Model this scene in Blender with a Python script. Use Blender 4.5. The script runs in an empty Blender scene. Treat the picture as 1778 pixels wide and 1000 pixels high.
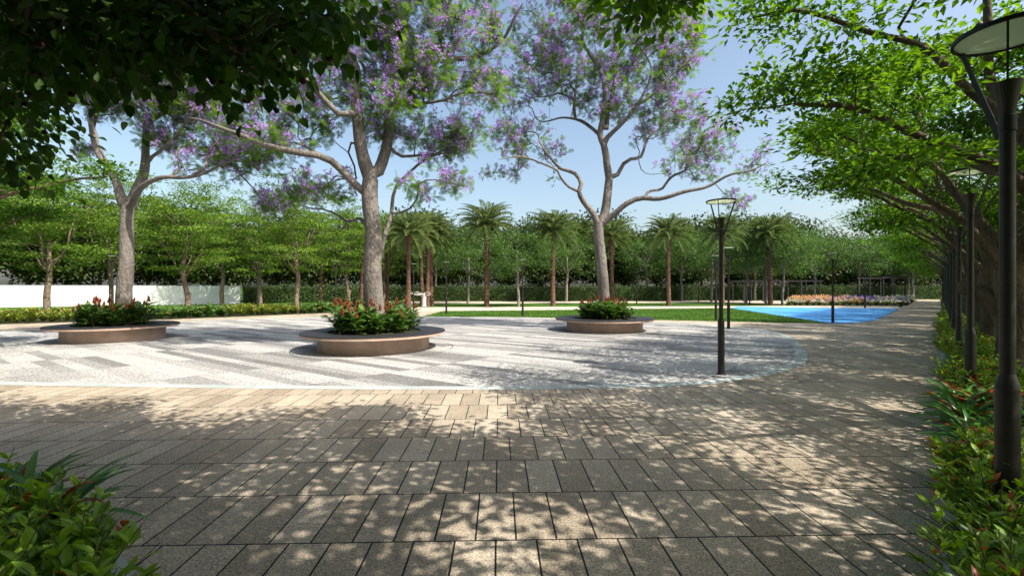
import bpy, math, random
import numpy as np
from mathutils import Vector, Matrix

# ------------------------------------------------------------------ camera, sky, sun, exposure
S = bpy.context.scene
COL = S.collection
CAMH = 1.75
FPX = 790.0
cam = bpy.data.cameras.new("camera"); camo = bpy.data.objects.new("camera", cam); COL.objects.link(camo)
camo.location = (0, 0, CAMH); camo.rotation_euler = (math.radians(90), 0, 0)
cam.lens = 36.0 * FPX / 1778.0; cam.sensor_width = 36; cam.clip_start = 0.05; cam.clip_end = 2000
S.camera = camo
SUN_AZ = (0.85, -0.53)          # ground direction towards the sun
SUN_EL = math.radians(50)
W = bpy.data.worlds.new("World"); S.world = W; W.use_nodes = True
nt = W.node_tree; bg = nt.nodes["Background"]
sky = nt.nodes.new("ShaderNodeTexSky"); sky.sky_type = 'NISHITA'; sky.sun_disc = False
sky.sun_elevation = SUN_EL; sky.sun_rotation = math.atan2(SUN_AZ[0], SUN_AZ[1])
sky.altitude = 0; sky.air_density = 1.0; sky.dust_density = 3.5; sky.ozone_density = 1.5
mt = nt.nodes.new("ShaderNodeMix"); mt.data_type = 'RGBA'; mt.blend_type = 'MULTIPLY'; mt.inputs[0].default_value = 1
mt.inputs[7].default_value = (1.26, 1.23, 1.12, 1)      # a slightly hazier, paler day
nt.links.new(sky.outputs[0], mt.inputs[6]); nt.links.new(mt.outputs[2], bg.inputs[0]); bg.inputs[1].default_value = 0.13
sl = bpy.data.lights.new("sun", 'SUN'); sl.energy = 5.0; sl.angle = math.radians(0.45); sl.color = (1.0, 0.93, 0.82)
so = bpy.data.objects.new("sun", sl); COL.objects.link(so)
sd = Vector((SUN_AZ[0]*math.cos(SUN_EL), SUN_AZ[1]*math.cos(SUN_EL), math.sin(SUN_EL))).normalized()
so.rotation_euler = sd.to_track_quat('Z', 'Y').to_euler(); so.location = (20, -15, 40)
S.view_settings.view_transform = 'Standard'; S.view_settings.look = 'None'
S.view_settings.exposure = 0.74; S.view_settings.gamma = 1.0
S.render.engine = 'CYCLES'
S.cycles.max_bounces = 7; S.cycles.diffuse_bounces = 3; S.cycles.glossy_bounces = 2
S.cycles.transmission_bounces = 4; S.cycles.transparent_max_bounces = 6
S.cycles.use_denoising = True; S.cycles.sample_clamp_indirect = 4

# ------------------------------------------------------------------ helpers
def P(u, v, Z):                      # pixel of the 1778x1000 photo at a distance Z -> world
    return np.array([(u-889.0)/FPX*Z, Z, CAMH-(v-500.0)/FPX*Z])
def G(u, v):                         # ground point under a pixel
    Z = FPX*CAMH/(v-500.0)
    return ((u-889.0)/FPX*Z, Z)
PD = np.array([0.684, 0.729]); PN = np.array([0.729, -0.684])   # along / to the side of the path
def LN(a, n): q = PD*a+PN*n; return float(q[0]), float(q[1])

def tag(o, label=None, cat=None, group=None, kind=None):
    if label: o["label"] = label
    if cat: o["category"] = cat
    if group: o["group"] = group
    if kind: o["kind"] = kind
    return o

class Geo:
    """collects numpy vertex/face blocks and writes one mesh"""
    def __init__(s): s.V=[]; s.F=[]; s.n=0
    def add(s, V, F, mat=0, tint=None, smooth=False):
        V=np.asarray(V,float); F=np.asarray(F,int)
        if len(V)==0 or len(F)==0: return s
        t = np.full(len(V),0.5) if tint is None else np.broadcast_to(np.asarray(tint,float),(len(V),)).copy()
        s.V.append((V,t)); s.F.append((F+s.n,mat,smooth)); s.n+=len(V); return s
    def mesh(s, name, mats):
        me=bpy.data.meshes.new(name)
        V=np.concatenate([v for v,_ in s.V]); T=np.concatenate([t for _,t in s.V])
        me.vertices.add(len(V)); me.vertices.foreach_set("co", V.astype(np.float32).ravel())
        loops=np.concatenate([f.ravel() for f,_,_ in s.F])
        cnt=np.concatenate([np.full(len(f),f.shape[1]) for f,_,_ in s.F])
        start=np.concatenate([[0],np.cumsum(cnt)[:-1]])
        me.loops.add(len(loops)); me.loops.foreach_set("vertex_index", loops.astype(np.int32))
        me.polygons.add(len(cnt)); me.polygons.foreach_set("loop_start", start.astype(np.int32))
        me.polygons.foreach_set("loop_total", cnt.astype(np.int32))
        me.polygons.foreach_set("material_index", np.concatenate([np.full(len(f),m) for f,m,_ in s.F]).astype(np.int32))
        me.polygons.foreach_set("use_smooth", np.concatenate([np.full(len(f),sm) for f,_,sm in s.F]).astype(bool))
        a=me.attributes.new("tint",'FLOAT','POINT'); a.data.foreach_set("value", T.astype(np.float32))
        me.update(calc_edges=True)
        for m in (mats if isinstance(mats,(list,tuple)) else [mats]): me.materials.append(m)
        return me
    def obj(s, name, mats, parent=None, loc=None):
        o=bpy.data.objects.new(name, s.mesh(name,mats)); COL.objects.link(o)
        if parent: o.parent=parent
        if loc is not None: o.location=loc
        return o

def empty(name, loc, rz=0):
    o=bpy.data.objects.new(name,None); COL.objects.link(o); o.location=loc; o.rotation_euler=(0,0,rz)
    o.empty_display_size=0.2; return o
def dup(root, loc, rz=0, sc=1.0, label=None, group=None, parent=None):
    def cp(o, par):
        c=o.copy(); COL.objects.link(c)
        if par: c.parent=par
        for ch in o.children: cp(ch, c)
        return c
    r=cp(root,None); r.location=loc; r.rotation_euler=(0,0,rz)
    r.scale=(sc,sc,sc) if np.isscalar(sc) else sc
    if label: r["label"]=label
    if group: r["group"]=group
    return r

def box(g, c, s, mat=0, rz=0):
    x,y,z=[k/2 for k in s]
    V=np.array([(a*x,b*y,d*z) for d in (-1,1) for a,b in ((-1,-1),(1,-1),(1,1),(-1,1))])
    if rz: 
        cs,sn=math.cos(rz),math.sin(rz); V=np.c_[V[:,0]*cs-V[:,1]*sn, V[:,0]*sn+V[:,1]*cs, V[:,2]]
    V=V+np.array(c)
    F=[(3,2,1,0),(4,5,6,7),(0,1,5,4),(1,2,6,5),(2,3,7,6),(3,0,4,7)]
    g.add(V,F,mat)
def lathe(g, prof, n=32, c=(0,0,0), mat=0, smooth=True, closed=False):
    V=[];F=[]
    for (r,z) in prof:
        for i in range(n):
            a=2*math.pi*i/n; V.append((c[0]+r*math.cos(a),c[1]+r*math.sin(a),c[2]+z))
    m=len(prof)
    for j in range(m-1 if not closed else m):
        j2=(j+1)%m
        for i in range(n):
            k=(i+1)%n; F.append((j*n+i,j*n+k,j2*n+k,j2*n+i))
    g.add(V,F,mat,smooth=smooth)
def frame_of(t):
    t=t/np.linalg.norm(t); a=np.array([0,0,1.]) if abs(t[2])<0.9 else np.array([1.,0,0])
    x=np.cross(a,t); x/=np.linalg.norm(x); return x, np.cross(t,x)
def tube(g, pts, rad, n=8, mat=0, cap=True, tint=0.5, rough=0.0, rng=None):
    pts=np.asarray(pts,float); m=len(pts)
    if m<2: return
    T=np.gradient(pts,axis=0); V=np.zeros((m,n,3)); x=None
    ang=np.arange(n)*2*math.pi/n; ca,sa=np.cos(ang)[:,None],np.sin(ang)[:,None]
    for i in range(m):
        t=T[i]/(np.linalg.norm(T[i])+1e-9)
        if x is None: x,_=frame_of(t)
        x=x-t*np.dot(x,t); x/=np.linalg.norm(x)+1e-9; y=np.cross(t,x)
        r=rad[i]*np.ones((n,1))
        if rough and rng is not None: r=r*(1+rough*rng.uniform(-1,1,(n,1)))
        V[i]=pts[i]+r*(ca*x+sa*y)
    idx=np.arange(m*n).reshape(m,n); a=idx[:-1]; b=idx[1:]
    F=np.stack([a,np.roll(a,-1,1),np.roll(b,-1,1),b],-1).reshape(-1,4)
    g.add(V.reshape(-1,3),F,mat,tint,True)
    if cap: g.add(V[-1],[list(range(n))],mat,tint) if n<=4 or True else None

def spline(pts, step=0.25):
    pts=np.asarray(pts,float)
    Pp=np.vstack([2*pts[0]-pts[1],pts,2*pts[-1]-pts[-2]]); out=[]
    for i in range(1,len(Pp)-2):
        p0,p1,p2,p3=Pp[i-1:i+3]; k=max(1,int(np.linalg.norm(p2[:3]-p1[:3])/step))
        for j in range(k):
            t=j/k
            out.append(0.5*((2*p1)+(-p0+p2)*t+(2*p0-5*p1+4*p2-p3)*t*t+(-p0+3*p1-3*p2+p3)*t**3))
    out.append(pts[-1]); return np.array(out)

def rotframes(D, Nn):
    """frames with x along D, z near Nn; arrays (N,3) -> (N,3,3) with columns x,y,z"""
    x=D/(np.linalg.norm(D,axis=1,keepdims=True)+1e-9)
    y=np.cross(Nn,x); y/=np.linalg.norm(y,axis=1,keepdims=True)+1e-9
    z=np.cross(x,y); return np.stack([x,y,z],-1)
def scatter(g, TV, TF, pos, R, sc, mat=0, tint=None, smooth=False):
    N=len(pos)
    if N==0: return
    TV=np.asarray(TV,float); TF=np.asarray(TF,int); sc=np.asarray(sc,float)
    if sc.ndim==1: sc=sc[:,None]
    L=TV[None,:,:]*sc[:,None,:] if sc.shape[1]==3 else TV[None]*sc[:,None,:]
    V=np.einsum('nij,nkj->nki',R,L)+pos[:,None,:]
    F=(TF[None]+ (np.arange(N)*len(TV))[:,None,None]).reshape(-1,TF.shape[1])
    t=None if tint is None else np.repeat(tint,len(TV))
    g.add(V.reshape(-1,3),F,mat,t,smooth)

# leaf templates (length 1 along x)
LEAF4=(np.array([[0,0,0],[.45,.27,.10],[1,0,-.05],[.45,-.27,.10]]), np.array([[0,2,1],[0,3,2]]))
def leaf_template(w=.36, fold=.12, droop=.12, n=4, heart=False):
    V=[];F=[]
    for i in range(n+1):
        t=i/n
        if heart: ww=w*(math.sin(math.pi*min(1,t**0.55))**0.7)*(1 if t<1 else 0); 
        else: ww=w*math.sin(math.pi*t**0.85)
        if i==0: ww=(w*0.35 if heart else .02)
        if i==n: ww=0.004
        z=-droop*t*t
        V+= [(t,ww,z+fold*ww*2),(t,0,z),(t,-ww,z+fold*ww*2)]
    for i in range(n):
        a=i*3; F+=[(a,a+1,a+4,a+3),(a+1,a+2,a+5,a+4)]
    return np.array(V),np.array(F)
LEAFN=leaf_template(.2,.16,.18,4); LEAFH=leaf_template(.40,.10,.15,5,True)
QUAD=(np.array([[0,-.5,0],[1,-.5,0],[1,.5,0],[0,.5,0]]),np.array([[0,1,2,3]]))
def frond_template(n=9):            # feathery bipinnate leaf, length 1
    V=[];F=[]
    def q(a,b,w):
        w=w*.8;a=np.array(a);b=np.array(b);d=b-a;p=np.cross(d,[0,0,1]);p/=np.linalg.norm(p)+1e-9
        k=len(V); V.extend([a-p*w*.4,b-p*w*.25,b+p*w*.25,a+p*w*.4]); F.append((k,k+1,k+2,k+3))
    q((0,0,0),(.9,0,-.12),.02)
    for i in range(n):
        t=.15+.85*i/(n-1); L=.30*math.sin(math.pi*min(.97,.25+.7*t))+.06; z=-.15*t*t
        for s in (-1,1):
            q((t*.95,0,z),(t*.95+L*.55,s*L,z-.06),.085)
    return np.array(V),np.array(F)
FROND=frond_template()

def rand_unit(rng,n):
    v=rng.normal(size=(n,3)); return v/np.linalg.norm(v,axis=1,keepdims=True)

# ------------------------------------------------------------------ materials
def newmat(name):
    m=bpy.data.materials.new(name); m.use_nodes=True; return m, m.node_tree, m.node_tree.nodes["Principled BSDF"]
def N(nt,t,**k):
    n=nt.nodes.new(t)
    for a,b in k.items(): setattr(n,a,b)
    return n
def leafmat(name, c1, c2, transl=.35, tc=None, rough=.5, spec=.35):
    m,nt,b=newmat(name); L=nt.links
    at=N(nt,"ShaderNodeAttribute",attribute_name="tint")
    cr=N(nt,"ShaderNodeValToRGB"); cr.color_ramp.elements[0].color=(*c1,1); cr.color_ramp.elements[1].color=(*c2,1)
    L.new(at.outputs["Fac"],cr.inputs[0]); L.new(cr.outputs[0],b.inputs["Base Color"])
    b.inputs["Roughness"].default_value=rough; b.inputs["Specular IOR Level"].default_value=spec
    tr=N(nt,"ShaderNodeBsdfTranslucent"); mx=N(nt,"ShaderNodeMixShader"); mx.inputs[0].default_value=transl
    hs=N(nt,"ShaderNodeMix",data_type='RGBA',blend_type='MULTIPLY'); hs.inputs[0].default_value=1
    L.new(cr.outputs[0],hs.inputs[6]); hs.inputs[7].default_value=(*(tc or (1.5,1.5,.55)),1)
    L.new(hs.outputs[2],tr.inputs[0]); L.new(b.outputs[0],mx.inputs[1]); L.new(tr.outputs[0],mx.inputs[2])
    L.new(mx.outputs[0],nt.nodes["Material Output"].inputs[0]); return m
def barkmat(name,c1,c2,scale=14,bump=.5,stretch=.35):
    m,nt,b=newmat(name); L=nt.links
    tc=N(nt,"ShaderNodeTexCoord"); mp=N(nt,"ShaderNodeMapping"); mp.inputs["Scale"].default_value=(1,1,stretch)
    n1=N(nt,"ShaderNodeTexNoise"); n1.inputs["Scale"].default_value=scale; n1.inputs["Detail"].default_value=6; n1.inputs["Roughness"].default_value=.65
    n2=N(nt,"ShaderNodeTexNoise"); n2.inputs["Scale"].default_value=scale*.15; n2.inputs["Detail"].default_value=3
    vo=N(nt,"ShaderNodeTexVoronoi",feature='DISTANCE_TO_EDGE'); vo.inputs["Scale"].default_value=scale*1.1
    L.new(tc.outputs["Object"],mp.inputs[0])
    for k in (n1,n2,vo): L.new(mp.outputs[0],k.inputs["Vector"])
    cr=N(nt,"ShaderNodeValToRGB"); cr.color_ramp.elements[0].position=.32; cr.color_ramp.elements[1].position=.68
    cr.color_ramp.elements[0].color=(*c1,1); cr.color_ramp.elements[1].color=(*c2,1)
    ad=N(nt,"ShaderNodeMath",operation='MULTIPLY_ADD'); ad.inputs[1].default_value=.5; L.new(n2.outputs[0],ad.inputs[0])
    hf=N(nt,"ShaderNodeMath",operation='MULTIPLY'); hf.inputs[1].default_value=.5; L.new(n1.outputs[0],hf.inputs[0]); L.new(hf.outputs[0],ad.inputs[2])
    L.new(ad.outputs[0],cr.inputs[0]); L.new(cr.outputs[0],b.inputs["Base Color"])
    b.inputs["Roughness"].default_value=.9; b.inputs["Specular IOR Level"].default_value=.15
    sm=N(nt,"ShaderNodeMath",operation='MULTIPLY_ADD'); sm.inputs[1].default_value=.6; L.new(vo.outputs[0],sm.inputs[0]); L.new(n1.outputs[0],sm.inputs[2])
    bp=N(nt,"ShaderNodeBump"); bp.inputs["Strength"].default_value=bump; bp.inputs["Distance"].default_value=.06
    L.new(sm.outputs[0],bp.inputs["Height"]); L.new(bp.outputs[0],b.inputs["Normal"]); return m
def plainmat(name,c,rough=.6,metal=0,spec=.5,var=.12,scale=30,bump=.0,c2=None):
    m,nt,b=newmat(name); L=nt.links
    tc=N(nt,"ShaderNodeTexCoord"); n1=N(nt,"ShaderNodeTexNoise"); n1.inputs["Scale"].default_value=scale; n1.inputs["Detail"].default_value=5
    L.new(tc.outputs["Object"],n1.inputs["Vector"])
    cr=N(nt,"ShaderNodeValToRGB"); cr.color_ramp.elements[0].position=.3; cr.color_ramp.elements[1].position=.7
    cr.color_ramp.elements[0].color=(*[k*(1-var) for k in c],1); cr.color_ramp.elements[1].color=(*(c2 or [min(1,k*(1+var)) for k in c]),1)
    L.new(n1.outputs[0],cr.inputs[0]); L.new(cr.outputs[0],b.inputs["Base Color"])
    b.inputs["Roughness"].default_value=rough; b.inputs["Metallic"].default_value=metal; b.inputs["Specular IOR Level"].default_value=spec
    if bump:
        bp=N(nt,"ShaderNodeBump"); bp.inputs["Strength"].default_value=bump; bp.inputs["Distance"].default_value=.01
        L.new(n1.outputs[0],bp.inputs["Height"]); L.new(bp.outputs[0],b.inputs["Normal"])
    return m
def granite_noise(nt,co,scale,lo,hi,p0=.38,p1=.62):
    n=N(nt,"ShaderNodeTexNoise"); n.inputs["Scale"].default_value=scale; n.inputs["Detail"].default_value=4; n.inputs["Roughness"].default_value=.7
    nt.links.new(co,n.inputs["Vector"])
    r=N(nt,"ShaderNodeMapRange"); r.inputs[1].default_value=p0; r.inputs[2].default_value=p1; r.inputs[3].default_value=lo; r.inputs[4].default_value=hi
    nt.links.new(n.outputs[0],r.inputs[0]); return r.outputs[0], n
def mul(nt,a,b):
    m=N(nt,"ShaderNodeVectorMath",operation='MULTIPLY'); nt.links.new(a,m.inputs[0]); nt.links.new(b,m.inputs[1]); return m.outputs[0]
def paver_mat():
    m,nt,b=newmat("beige_granite_pavers"); L=nt.links
    g=N(nt,"ShaderNodeNewGeometry"); mp=N(nt,"ShaderNodeMapping",vector_type='POINT')
    mp.inputs["Rotation"].default_value=(0,0,-0.0283); mp.inputs["Location"].default_value=(-.26+.283*20,-3.162+.733*40,0)
    L.new(g.outputs["Position"],mp.inputs[0])
    br=N(nt,"ShaderNodeTexBrick"); br.offset=.5; br.offset_frequency=2; br.squash=1
    br.inputs["Scale"].default_value=1; br.inputs["Brick Width"].default_value=.283; br.inputs["Row Height"].default_value=.733
    br.inputs["Mortar Size"].default_value=.0066; br.inputs["Mortar Smooth"].default_value=.0; br.inputs["Bias"].default_value=0
    br.inputs["Color1"].default_value=(.315,.262,.195,1); br.inputs["Color2"].default_value=(.455,.39,.305,1); br.inputs["Mortar"].default_value=(.006,.005,.004,1)
    L.new(mp.outputs[0],br.inputs["Vector"])
    s1,_=granite_noise(nt,g.outputs["Position"],62,.48,1.42)
    s2,_=granite_noise(nt,g.outputs["Position"],.6,.78,1.16,.35,.65)
    s3,_=granite_noise(nt,g.outputs["Position"],22,.82,1.12,.35,.65)
    a=mul(nt,br.outputs["Color"],s1); a=mul(nt,a,s2); a=mul(nt,a,s3); L.new(a,b.inputs["Base Color"])
    b.inputs["Roughness"].default_value=.8; b.inputs["Specular IOR Level"].default_value=.3
    h=N(nt,"ShaderNodeMath",operation='MULTIPLY_ADD'); L.new(br.outputs["Fac"],h.inputs[0]); h.inputs[1].default_value=-1.0
    hs=N(nt,"ShaderNodeMath",operation='MULTIPLY'); L.new(s1,hs.inputs[0]); hs.inputs[1].default_value=.25; L.new(hs.outputs[0],h.inputs[2])
    bp=N(nt,"ShaderNodeBump"); bp.inputs["Strength"].default_value=.45; bp.inputs["Distance"].default_value=.006
    L.new(h.outputs[0],bp.inputs["Height"]); L.new(bp.outputs[0],b.inputs["Normal"]); return m
def plaza_mat():
    m,nt,b=newmat("white_and_grey_granite_strips"); L=nt.links
    g=N(nt,"ShaderNodeNewGeometry"); sx=N(nt,"ShaderNodeSeparateXYZ"); L.new(g.outputs["Position"],sx.inputs[0])
    def lin(a,bb,c):
        m1=N(nt,"ShaderNodeMath",operation='MULTIPLY'); m1.inputs[1].default_value=a; L.new(sx.outputs[0],m1.inputs[0])
        m2=N(nt,"ShaderNodeMath",operation='MULTIPLY_ADD'); m2.inputs[1].default_value=bb; L.new(sx.outputs[1],m2.inputs[0]); L.new(m1.outputs[0],m2.inputs[2])
        m3=N(nt,"ShaderNodeMath",operation='ADD'); m3.inputs[1].default_value=c; L.new(m2.outputs[0],m3.inputs[0]); return m3.outputs[0]
    q=lin(.559/.29,.829/.29,100.2); p=lin(PN[0]/2.5,PN[1]/2.5,100+3.28/2.5)
    def op(o,x,y=None,v=None):
        k=N(nt,"ShaderNodeMath",operation=o); L.new(x,k.inputs[0])
        if y is not None: L.new(y,k.inputs[1])
        if v is not None: k.inputs[1].default_value=v
        return k.outputs[0]
    iq=op('FLOOR',q)
    # column shift per strip so strip ends break joint, and merge some neighbouring strips
    ip=op('FLOOR',p); ip2=op('FLOOR',op('ADD',p,v=.5))
    par=op('MODULO',ip,v=2); iq2=op('FLOOR',op('MULTIPLY',op('ADD',q,par),v=.5))
    def wn(x,y):
        c=N(nt,"ShaderNodeCombineXYZ"); L.new(x,c.inputs[0]); L.new(y,c.inputs[1])
        w=N(nt,"ShaderNodeTexWhiteNoise",noise_dimensions='2D'); L.new(c.outputs[0],w.inputs["Vector"]); return w.outputs["Value"]
    w1=wn(iq,ip); w2=wn(iq2,op('ADD',ip2,v=37.0)); 
    cr=N(nt,"ShaderNodeValToRGB"); cr.color_ramp.interpolation='CONSTANT'; e=cr.color_ramp.elements
    e[0].position=0; e[0].color=(.19,.188,.185,1); e[1].position=.17; e[1].color=(.28,.277,.272,1)
    k=e.new(.40); k.color=(.35,.345,.335,1); k=e.new(.55); k.color=(.43,.425,.41,1); k=e.new(.78); k.color=(.39,.385,.375,1)
    L.new(w1,cr.inputs[0])
    cr2=N(nt,"ShaderNodeValToRGB"); cr2.color_ramp.interpolation='CONSTANT'; e=cr2.color_ramp.elements
    e[0].position=0; e[0].color=(.85,.85,.85,1); e[1].position=.2; e[1].color=(1,1,1,1)
    L.new(w2,cr2.inputs[0])
    s1,_=granite_noise(nt,g.outputs["Position"],30,.36,1.38,.40,.58)
    s2,_=granite_noise(nt,g.outputs["Position"],11,.84,1.10,.35,.65)
    a=mul(nt,cr.outputs[0],cr2.outputs[0]); a=mul(nt,a,s1); a=mul(nt,a,s2)
    # dark joint line along each column, fine line along each strip
    fp=op('FRACT',p); j=op('LESS_THAN',fp,v=.0075); fq=op('FRACT',q); j2=op('LESS_THAN',fq,v=.02)
    j3=op('MULTIPLY',j2,v=.45); jj=op('MAXIMUM',j,j3)
    mx=N(nt,"ShaderNodeMix",data_type='RGBA'); L.new(jj,mx.inputs[0]); L.new(a,mx.inputs[6]); mx.inputs[7].default_value=(.05,.05,.055,1)
    L.new(mx.outputs[2],b.inputs["Base Color"]); b.inputs["Roughness"].default_value=.75; b.inputs["Specular IOR Level"].default_value=.3
    bp=N(nt,"ShaderNodeBump"); bp.inputs["Strength"].default_value=.3; bp.inputs["Distance"].default_value=.004
    L.new(s1,bp.inputs["Height"]); L.new(bp.outputs[0],b.inputs["Normal"]); return m
def groundmat(name,c1,c2,s1=3,s2=60,bump=.5,rough=.95):
    m,nt,b=newmat(name); L=nt.links; g=N(nt,"ShaderNodeNewGeometry")
    n1=N(nt,"ShaderNodeTexNoise"); n1.inputs["Scale"].default_value=s1; n1.inputs["Detail"].default_value=6
    n2=N(nt,"ShaderNodeTexNoise"); n2.inputs["Scale"].default_value=s2; n2.inputs["Detail"].default_value=5; n2.inputs["Roughness"].default_value=.75
    for k in (n1,n2): L.new(g.outputs["Position"],k.inputs["Vector"])
    ad=N(nt,"ShaderNodeMath",operation='MULTIPLY_ADD'); ad.inputs[1].default_value=.45
    hf=N(nt,"ShaderNodeMath",operation='MULTIPLY'); hf.inputs[1].default_value=.55; L.new(n2.outputs[0],hf.inputs[0])
    L.new(n1.outputs[0],ad.inputs[0]); L.new(hf.outputs[0],ad.inputs[2])
    cr=N(nt,"ShaderNodeValToRGB"); cr.color_ramp.elements[0].position=.36; cr.color_ramp.elements[1].position=.64
    cr.color_ramp.elements[0].color=(*c1,1); cr.color_ramp.elements[1].color=(*c2,1)
    L.new(ad.outputs[0],cr.inputs[0]); L.new(cr.outputs[0],b.inputs["Base Color"]); b.inputs["Roughness"].default_value=rough; b.inputs["Specular IOR Level"].default_value=.15
    bp=N(nt,"ShaderNodeBump"); bp.inputs["Strength"].default_value=bump; bp.inputs["Distance"].default_value=.03
    L.new(n2.outputs[0],bp.inputs["Height"]); L.new(bp.outputs[0],b.inputs["Normal"]); return m

M={}
M['paver']=paver_mat(); M['plaza']=plaza_mat()
M['border']=groundmat("pale_granite_border",(.26,.30,.29),(.46,.50,.485),2,90,.2,.8)
M['lawn']=groundmat("lawn_grass",(.020,.065,.006),(.075,.165,.018),2.2,45,1.0)
M['soil']=groundmat("soil",(.018,.02,.010),(.05,.055,.025),2,30,.9)
M['far_ground']=groundmat("rough_grass",(.025,.05,.012),(.07,.12,.03),.3,20,.8)
M['pale_path']=groundmat("pale_path",(.38,.33,.26),(.50,.45,.37),1.2,60,.2,.85)
M['court']=groundmat("blue_court_rubber",(.06,.25,.58),(.10,.34,.70),1.2,70,.15,.7)
M['bark_j']=barkmat("grey_jacaranda_bark",(.085,.076,.070),(.285,.255,.23),13,.9,.45)
M['bark_r']=barkmat("rough_brown_bark",(.045,.035,.025),(.20,.155,.105),17,.9,.35)
M['bark_p']=barkmat("pale_thin_bark",(.12,.105,.09),(.30,.275,.24),12,.3,.3)
M['bark_l']=barkmat("brown_grey_bark",(.09,.065,.045),(.30,.235,.18),12,.6,.4)
M['palm_trunk']=barkmat("reddish_palm_trunk",(.075,.042,.030),(.26,.155,.115),9,.9,2.2)
M['palm_leaf']=leafmat("palm_frond_green",(.05,.095,.022),(.20,.265,.09),.25,(1.2,1.2,.5),.45)
M['jac_leaf']=leafmat("jacaranda_leaf_green",(.05,.115,.02),(.16,.29,.05),.5,(1.5,1.5,.45),.6,.1)
M['jac_fl']=leafmat("purple_blossom",(.34,.20,.58),(.66,.42,.85),.5,(1.25,1.05,1.25),.7,.15)
M['row_leaf']=leafmat("broad_leaf_green",(.014,.058,.008),(.115,.245,.026),.55,(1.95,1.75,.35),.45,.25)
M['light_leaf']=leafmat("fresh_leaf_green",(.022,.072,.012),(.20,.345,.045),.38,(1.6,1.4,.4),.5,.2)
M['mid_leaf']=leafmat("mid_green_leaf",(.02,.075,.014),(.12,.23,.04),.3,(1.3,1.3,.6))
M['dark_leaf']=leafmat("dark_forest_leaf",(.010,.026,.005),(.065,.105,.018),.25,(1.4,1.3,.5))
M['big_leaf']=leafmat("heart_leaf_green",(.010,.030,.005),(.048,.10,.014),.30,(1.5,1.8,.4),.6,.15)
M['fruit']=plainmat("dark_red_fruit",(.045,.010,.008),.6,spec=.2,var=.5,scale=40,c2=(.05,.012,.008))
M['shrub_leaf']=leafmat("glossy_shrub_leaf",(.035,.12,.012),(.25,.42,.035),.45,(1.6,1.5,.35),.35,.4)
M['red_leaf']=leafmat("young_red_leaf",(.20,.012,.012),(.42,.10,.025),.35,(1.3,1.1,.6),.35)
M['hedge_leaf']=leafmat("yellow_green_hedge_leaf",(.06,.115,.014),(.26,.31,.035),.3,(1.3,1.25,.5))
M['strap_leaf']=leafmat("strap_leaf",(.035,.12,.03),(.12,.28,.06),.3,(1.3,1.4,.5),.3,.5)
M['pl_leaf']=leafmat("planter_leaf",(.03,.09,.022),(.13,.24,.05),.25,(1.3,1.4,.5),.35,.45)
M['wall_leaf']=leafmat("hedge_wall_leaf",(.018,.045,.010),(.075,.125,.03),.22,(1.2,1.3,.6))
M['orange_fl']=leafmat("orange_red_bract",(.22,.045,.022),(.36,.13,.07),.3,(1.2,1.1,.9),.5)
M['stem']=plainmat("stem",(.07,.07,.03),.8)
M['twig']=plainmat("brown_twig",(.08,.055,.035),.85)
M['white_fl']=leafmat("white_blossom",(.62,.60,.60),(.85,.83,.80),.3,(1,1,1),.6)
M['peach_fl']=leafmat("peach_blossom",(.62,.32,.20),(.85,.55,.25),.3,(1,1,1),.6)
M['pink_fl']=leafmat("pink_blossom",(.62,.28,.35),(.82,.50,.52),.3,(1,1,1),.6)
M['violet_fl']=leafmat("violet_blossom",(.14,.08,.45),(.30,.18,.62),.3,(1,1,1),.6)
M['metal']=plainmat("dark_bronze_metal",(.036,.033,.029),.42,.55,.5,.25,6)
M['rim']=plainmat("black_rim",(.015,.015,.015),.4,.3)
M['planter']=plainmat("terracotta_beige_render",(.38,.275,.215),.85,var=.16,scale=3,bump=.3,c2=(.44,.325,.26))
M['blackgran']=plainmat("black_polished_granite",(.008,.008,.010),.6,spec=.5,var=.4,scale=120,c2=(.022,.022,.025))
M['whitewall']=plainmat("white_painted_wall",(.80,.82,.81),.8,var=.03,scale=2,c2=(.82,.84,.83))
M['pergola']=plainmat("grey_pergola_wood",(.022,.022,.024),.8,var=.25,scale=8)
M['pedestal']=plainmat("pinkish_pedestal",(.60,.50,.50),.8,var=.1,scale=12)
M['whitewood']=plainmat("bleached_driftwood",(.62,.60,.56),.8,var=.15,scale=15)
M['drain']=plainmat("dark_slot",(.02,.02,.022),.7)
m,nt_,b_=newmat("frosted_lamp_glass"); M['glass']=m
b_.inputs["Base Color"].default_value=(.72,.76,.66,1); b_.inputs["Roughness"].default_value=.35
t_=N(nt_,"ShaderNodeBsdfTranslucent"); t_.inputs[0].default_value=(.80,.86,.70,1); x_=N(nt_,"ShaderNodeMixShader"); x_.inputs[0].default_value=.55
nt_.links.new(b_.outputs[0],x_.inputs[1]); nt_.links.new(t_.outputs[0],x_.inputs[2]); nt_.links.new(x_.outputs[0],nt_.nodes["Material Output"].inputs[0])

# ------------------------------------------------------------------ setting
def sheet(name, pts, z, mat, kind='structure', thick=None, label=None):
    g=Geo(); n=len(pts)
    V=[(x,y,z) for x,y in pts]; g.add(V,[list(range(n))])
    if thick:
        V2=[(x,y,z) for x,y in pts]+[(x,y,z-thick) for x,y in pts]
        g.add(V2,[(i,(i+1)%n,n+(i+1)%n,n+i) for i in range(n)])
    o=g.obj(name,M[mat])
    return tag(o,label=label,kind=kind)
def ccw(p):
    a=sum(p[i][0]*p[(i+1)%len(p)][1]-p[(i+1)%len(p)][0]*p[i][1] for i in range(len(p)))
    return p if a>0 else p[::-1]
sheet("ground",[(-700,-300),(700,-300),(700,900),(-700,900)],-0.06,'far_ground')
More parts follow.
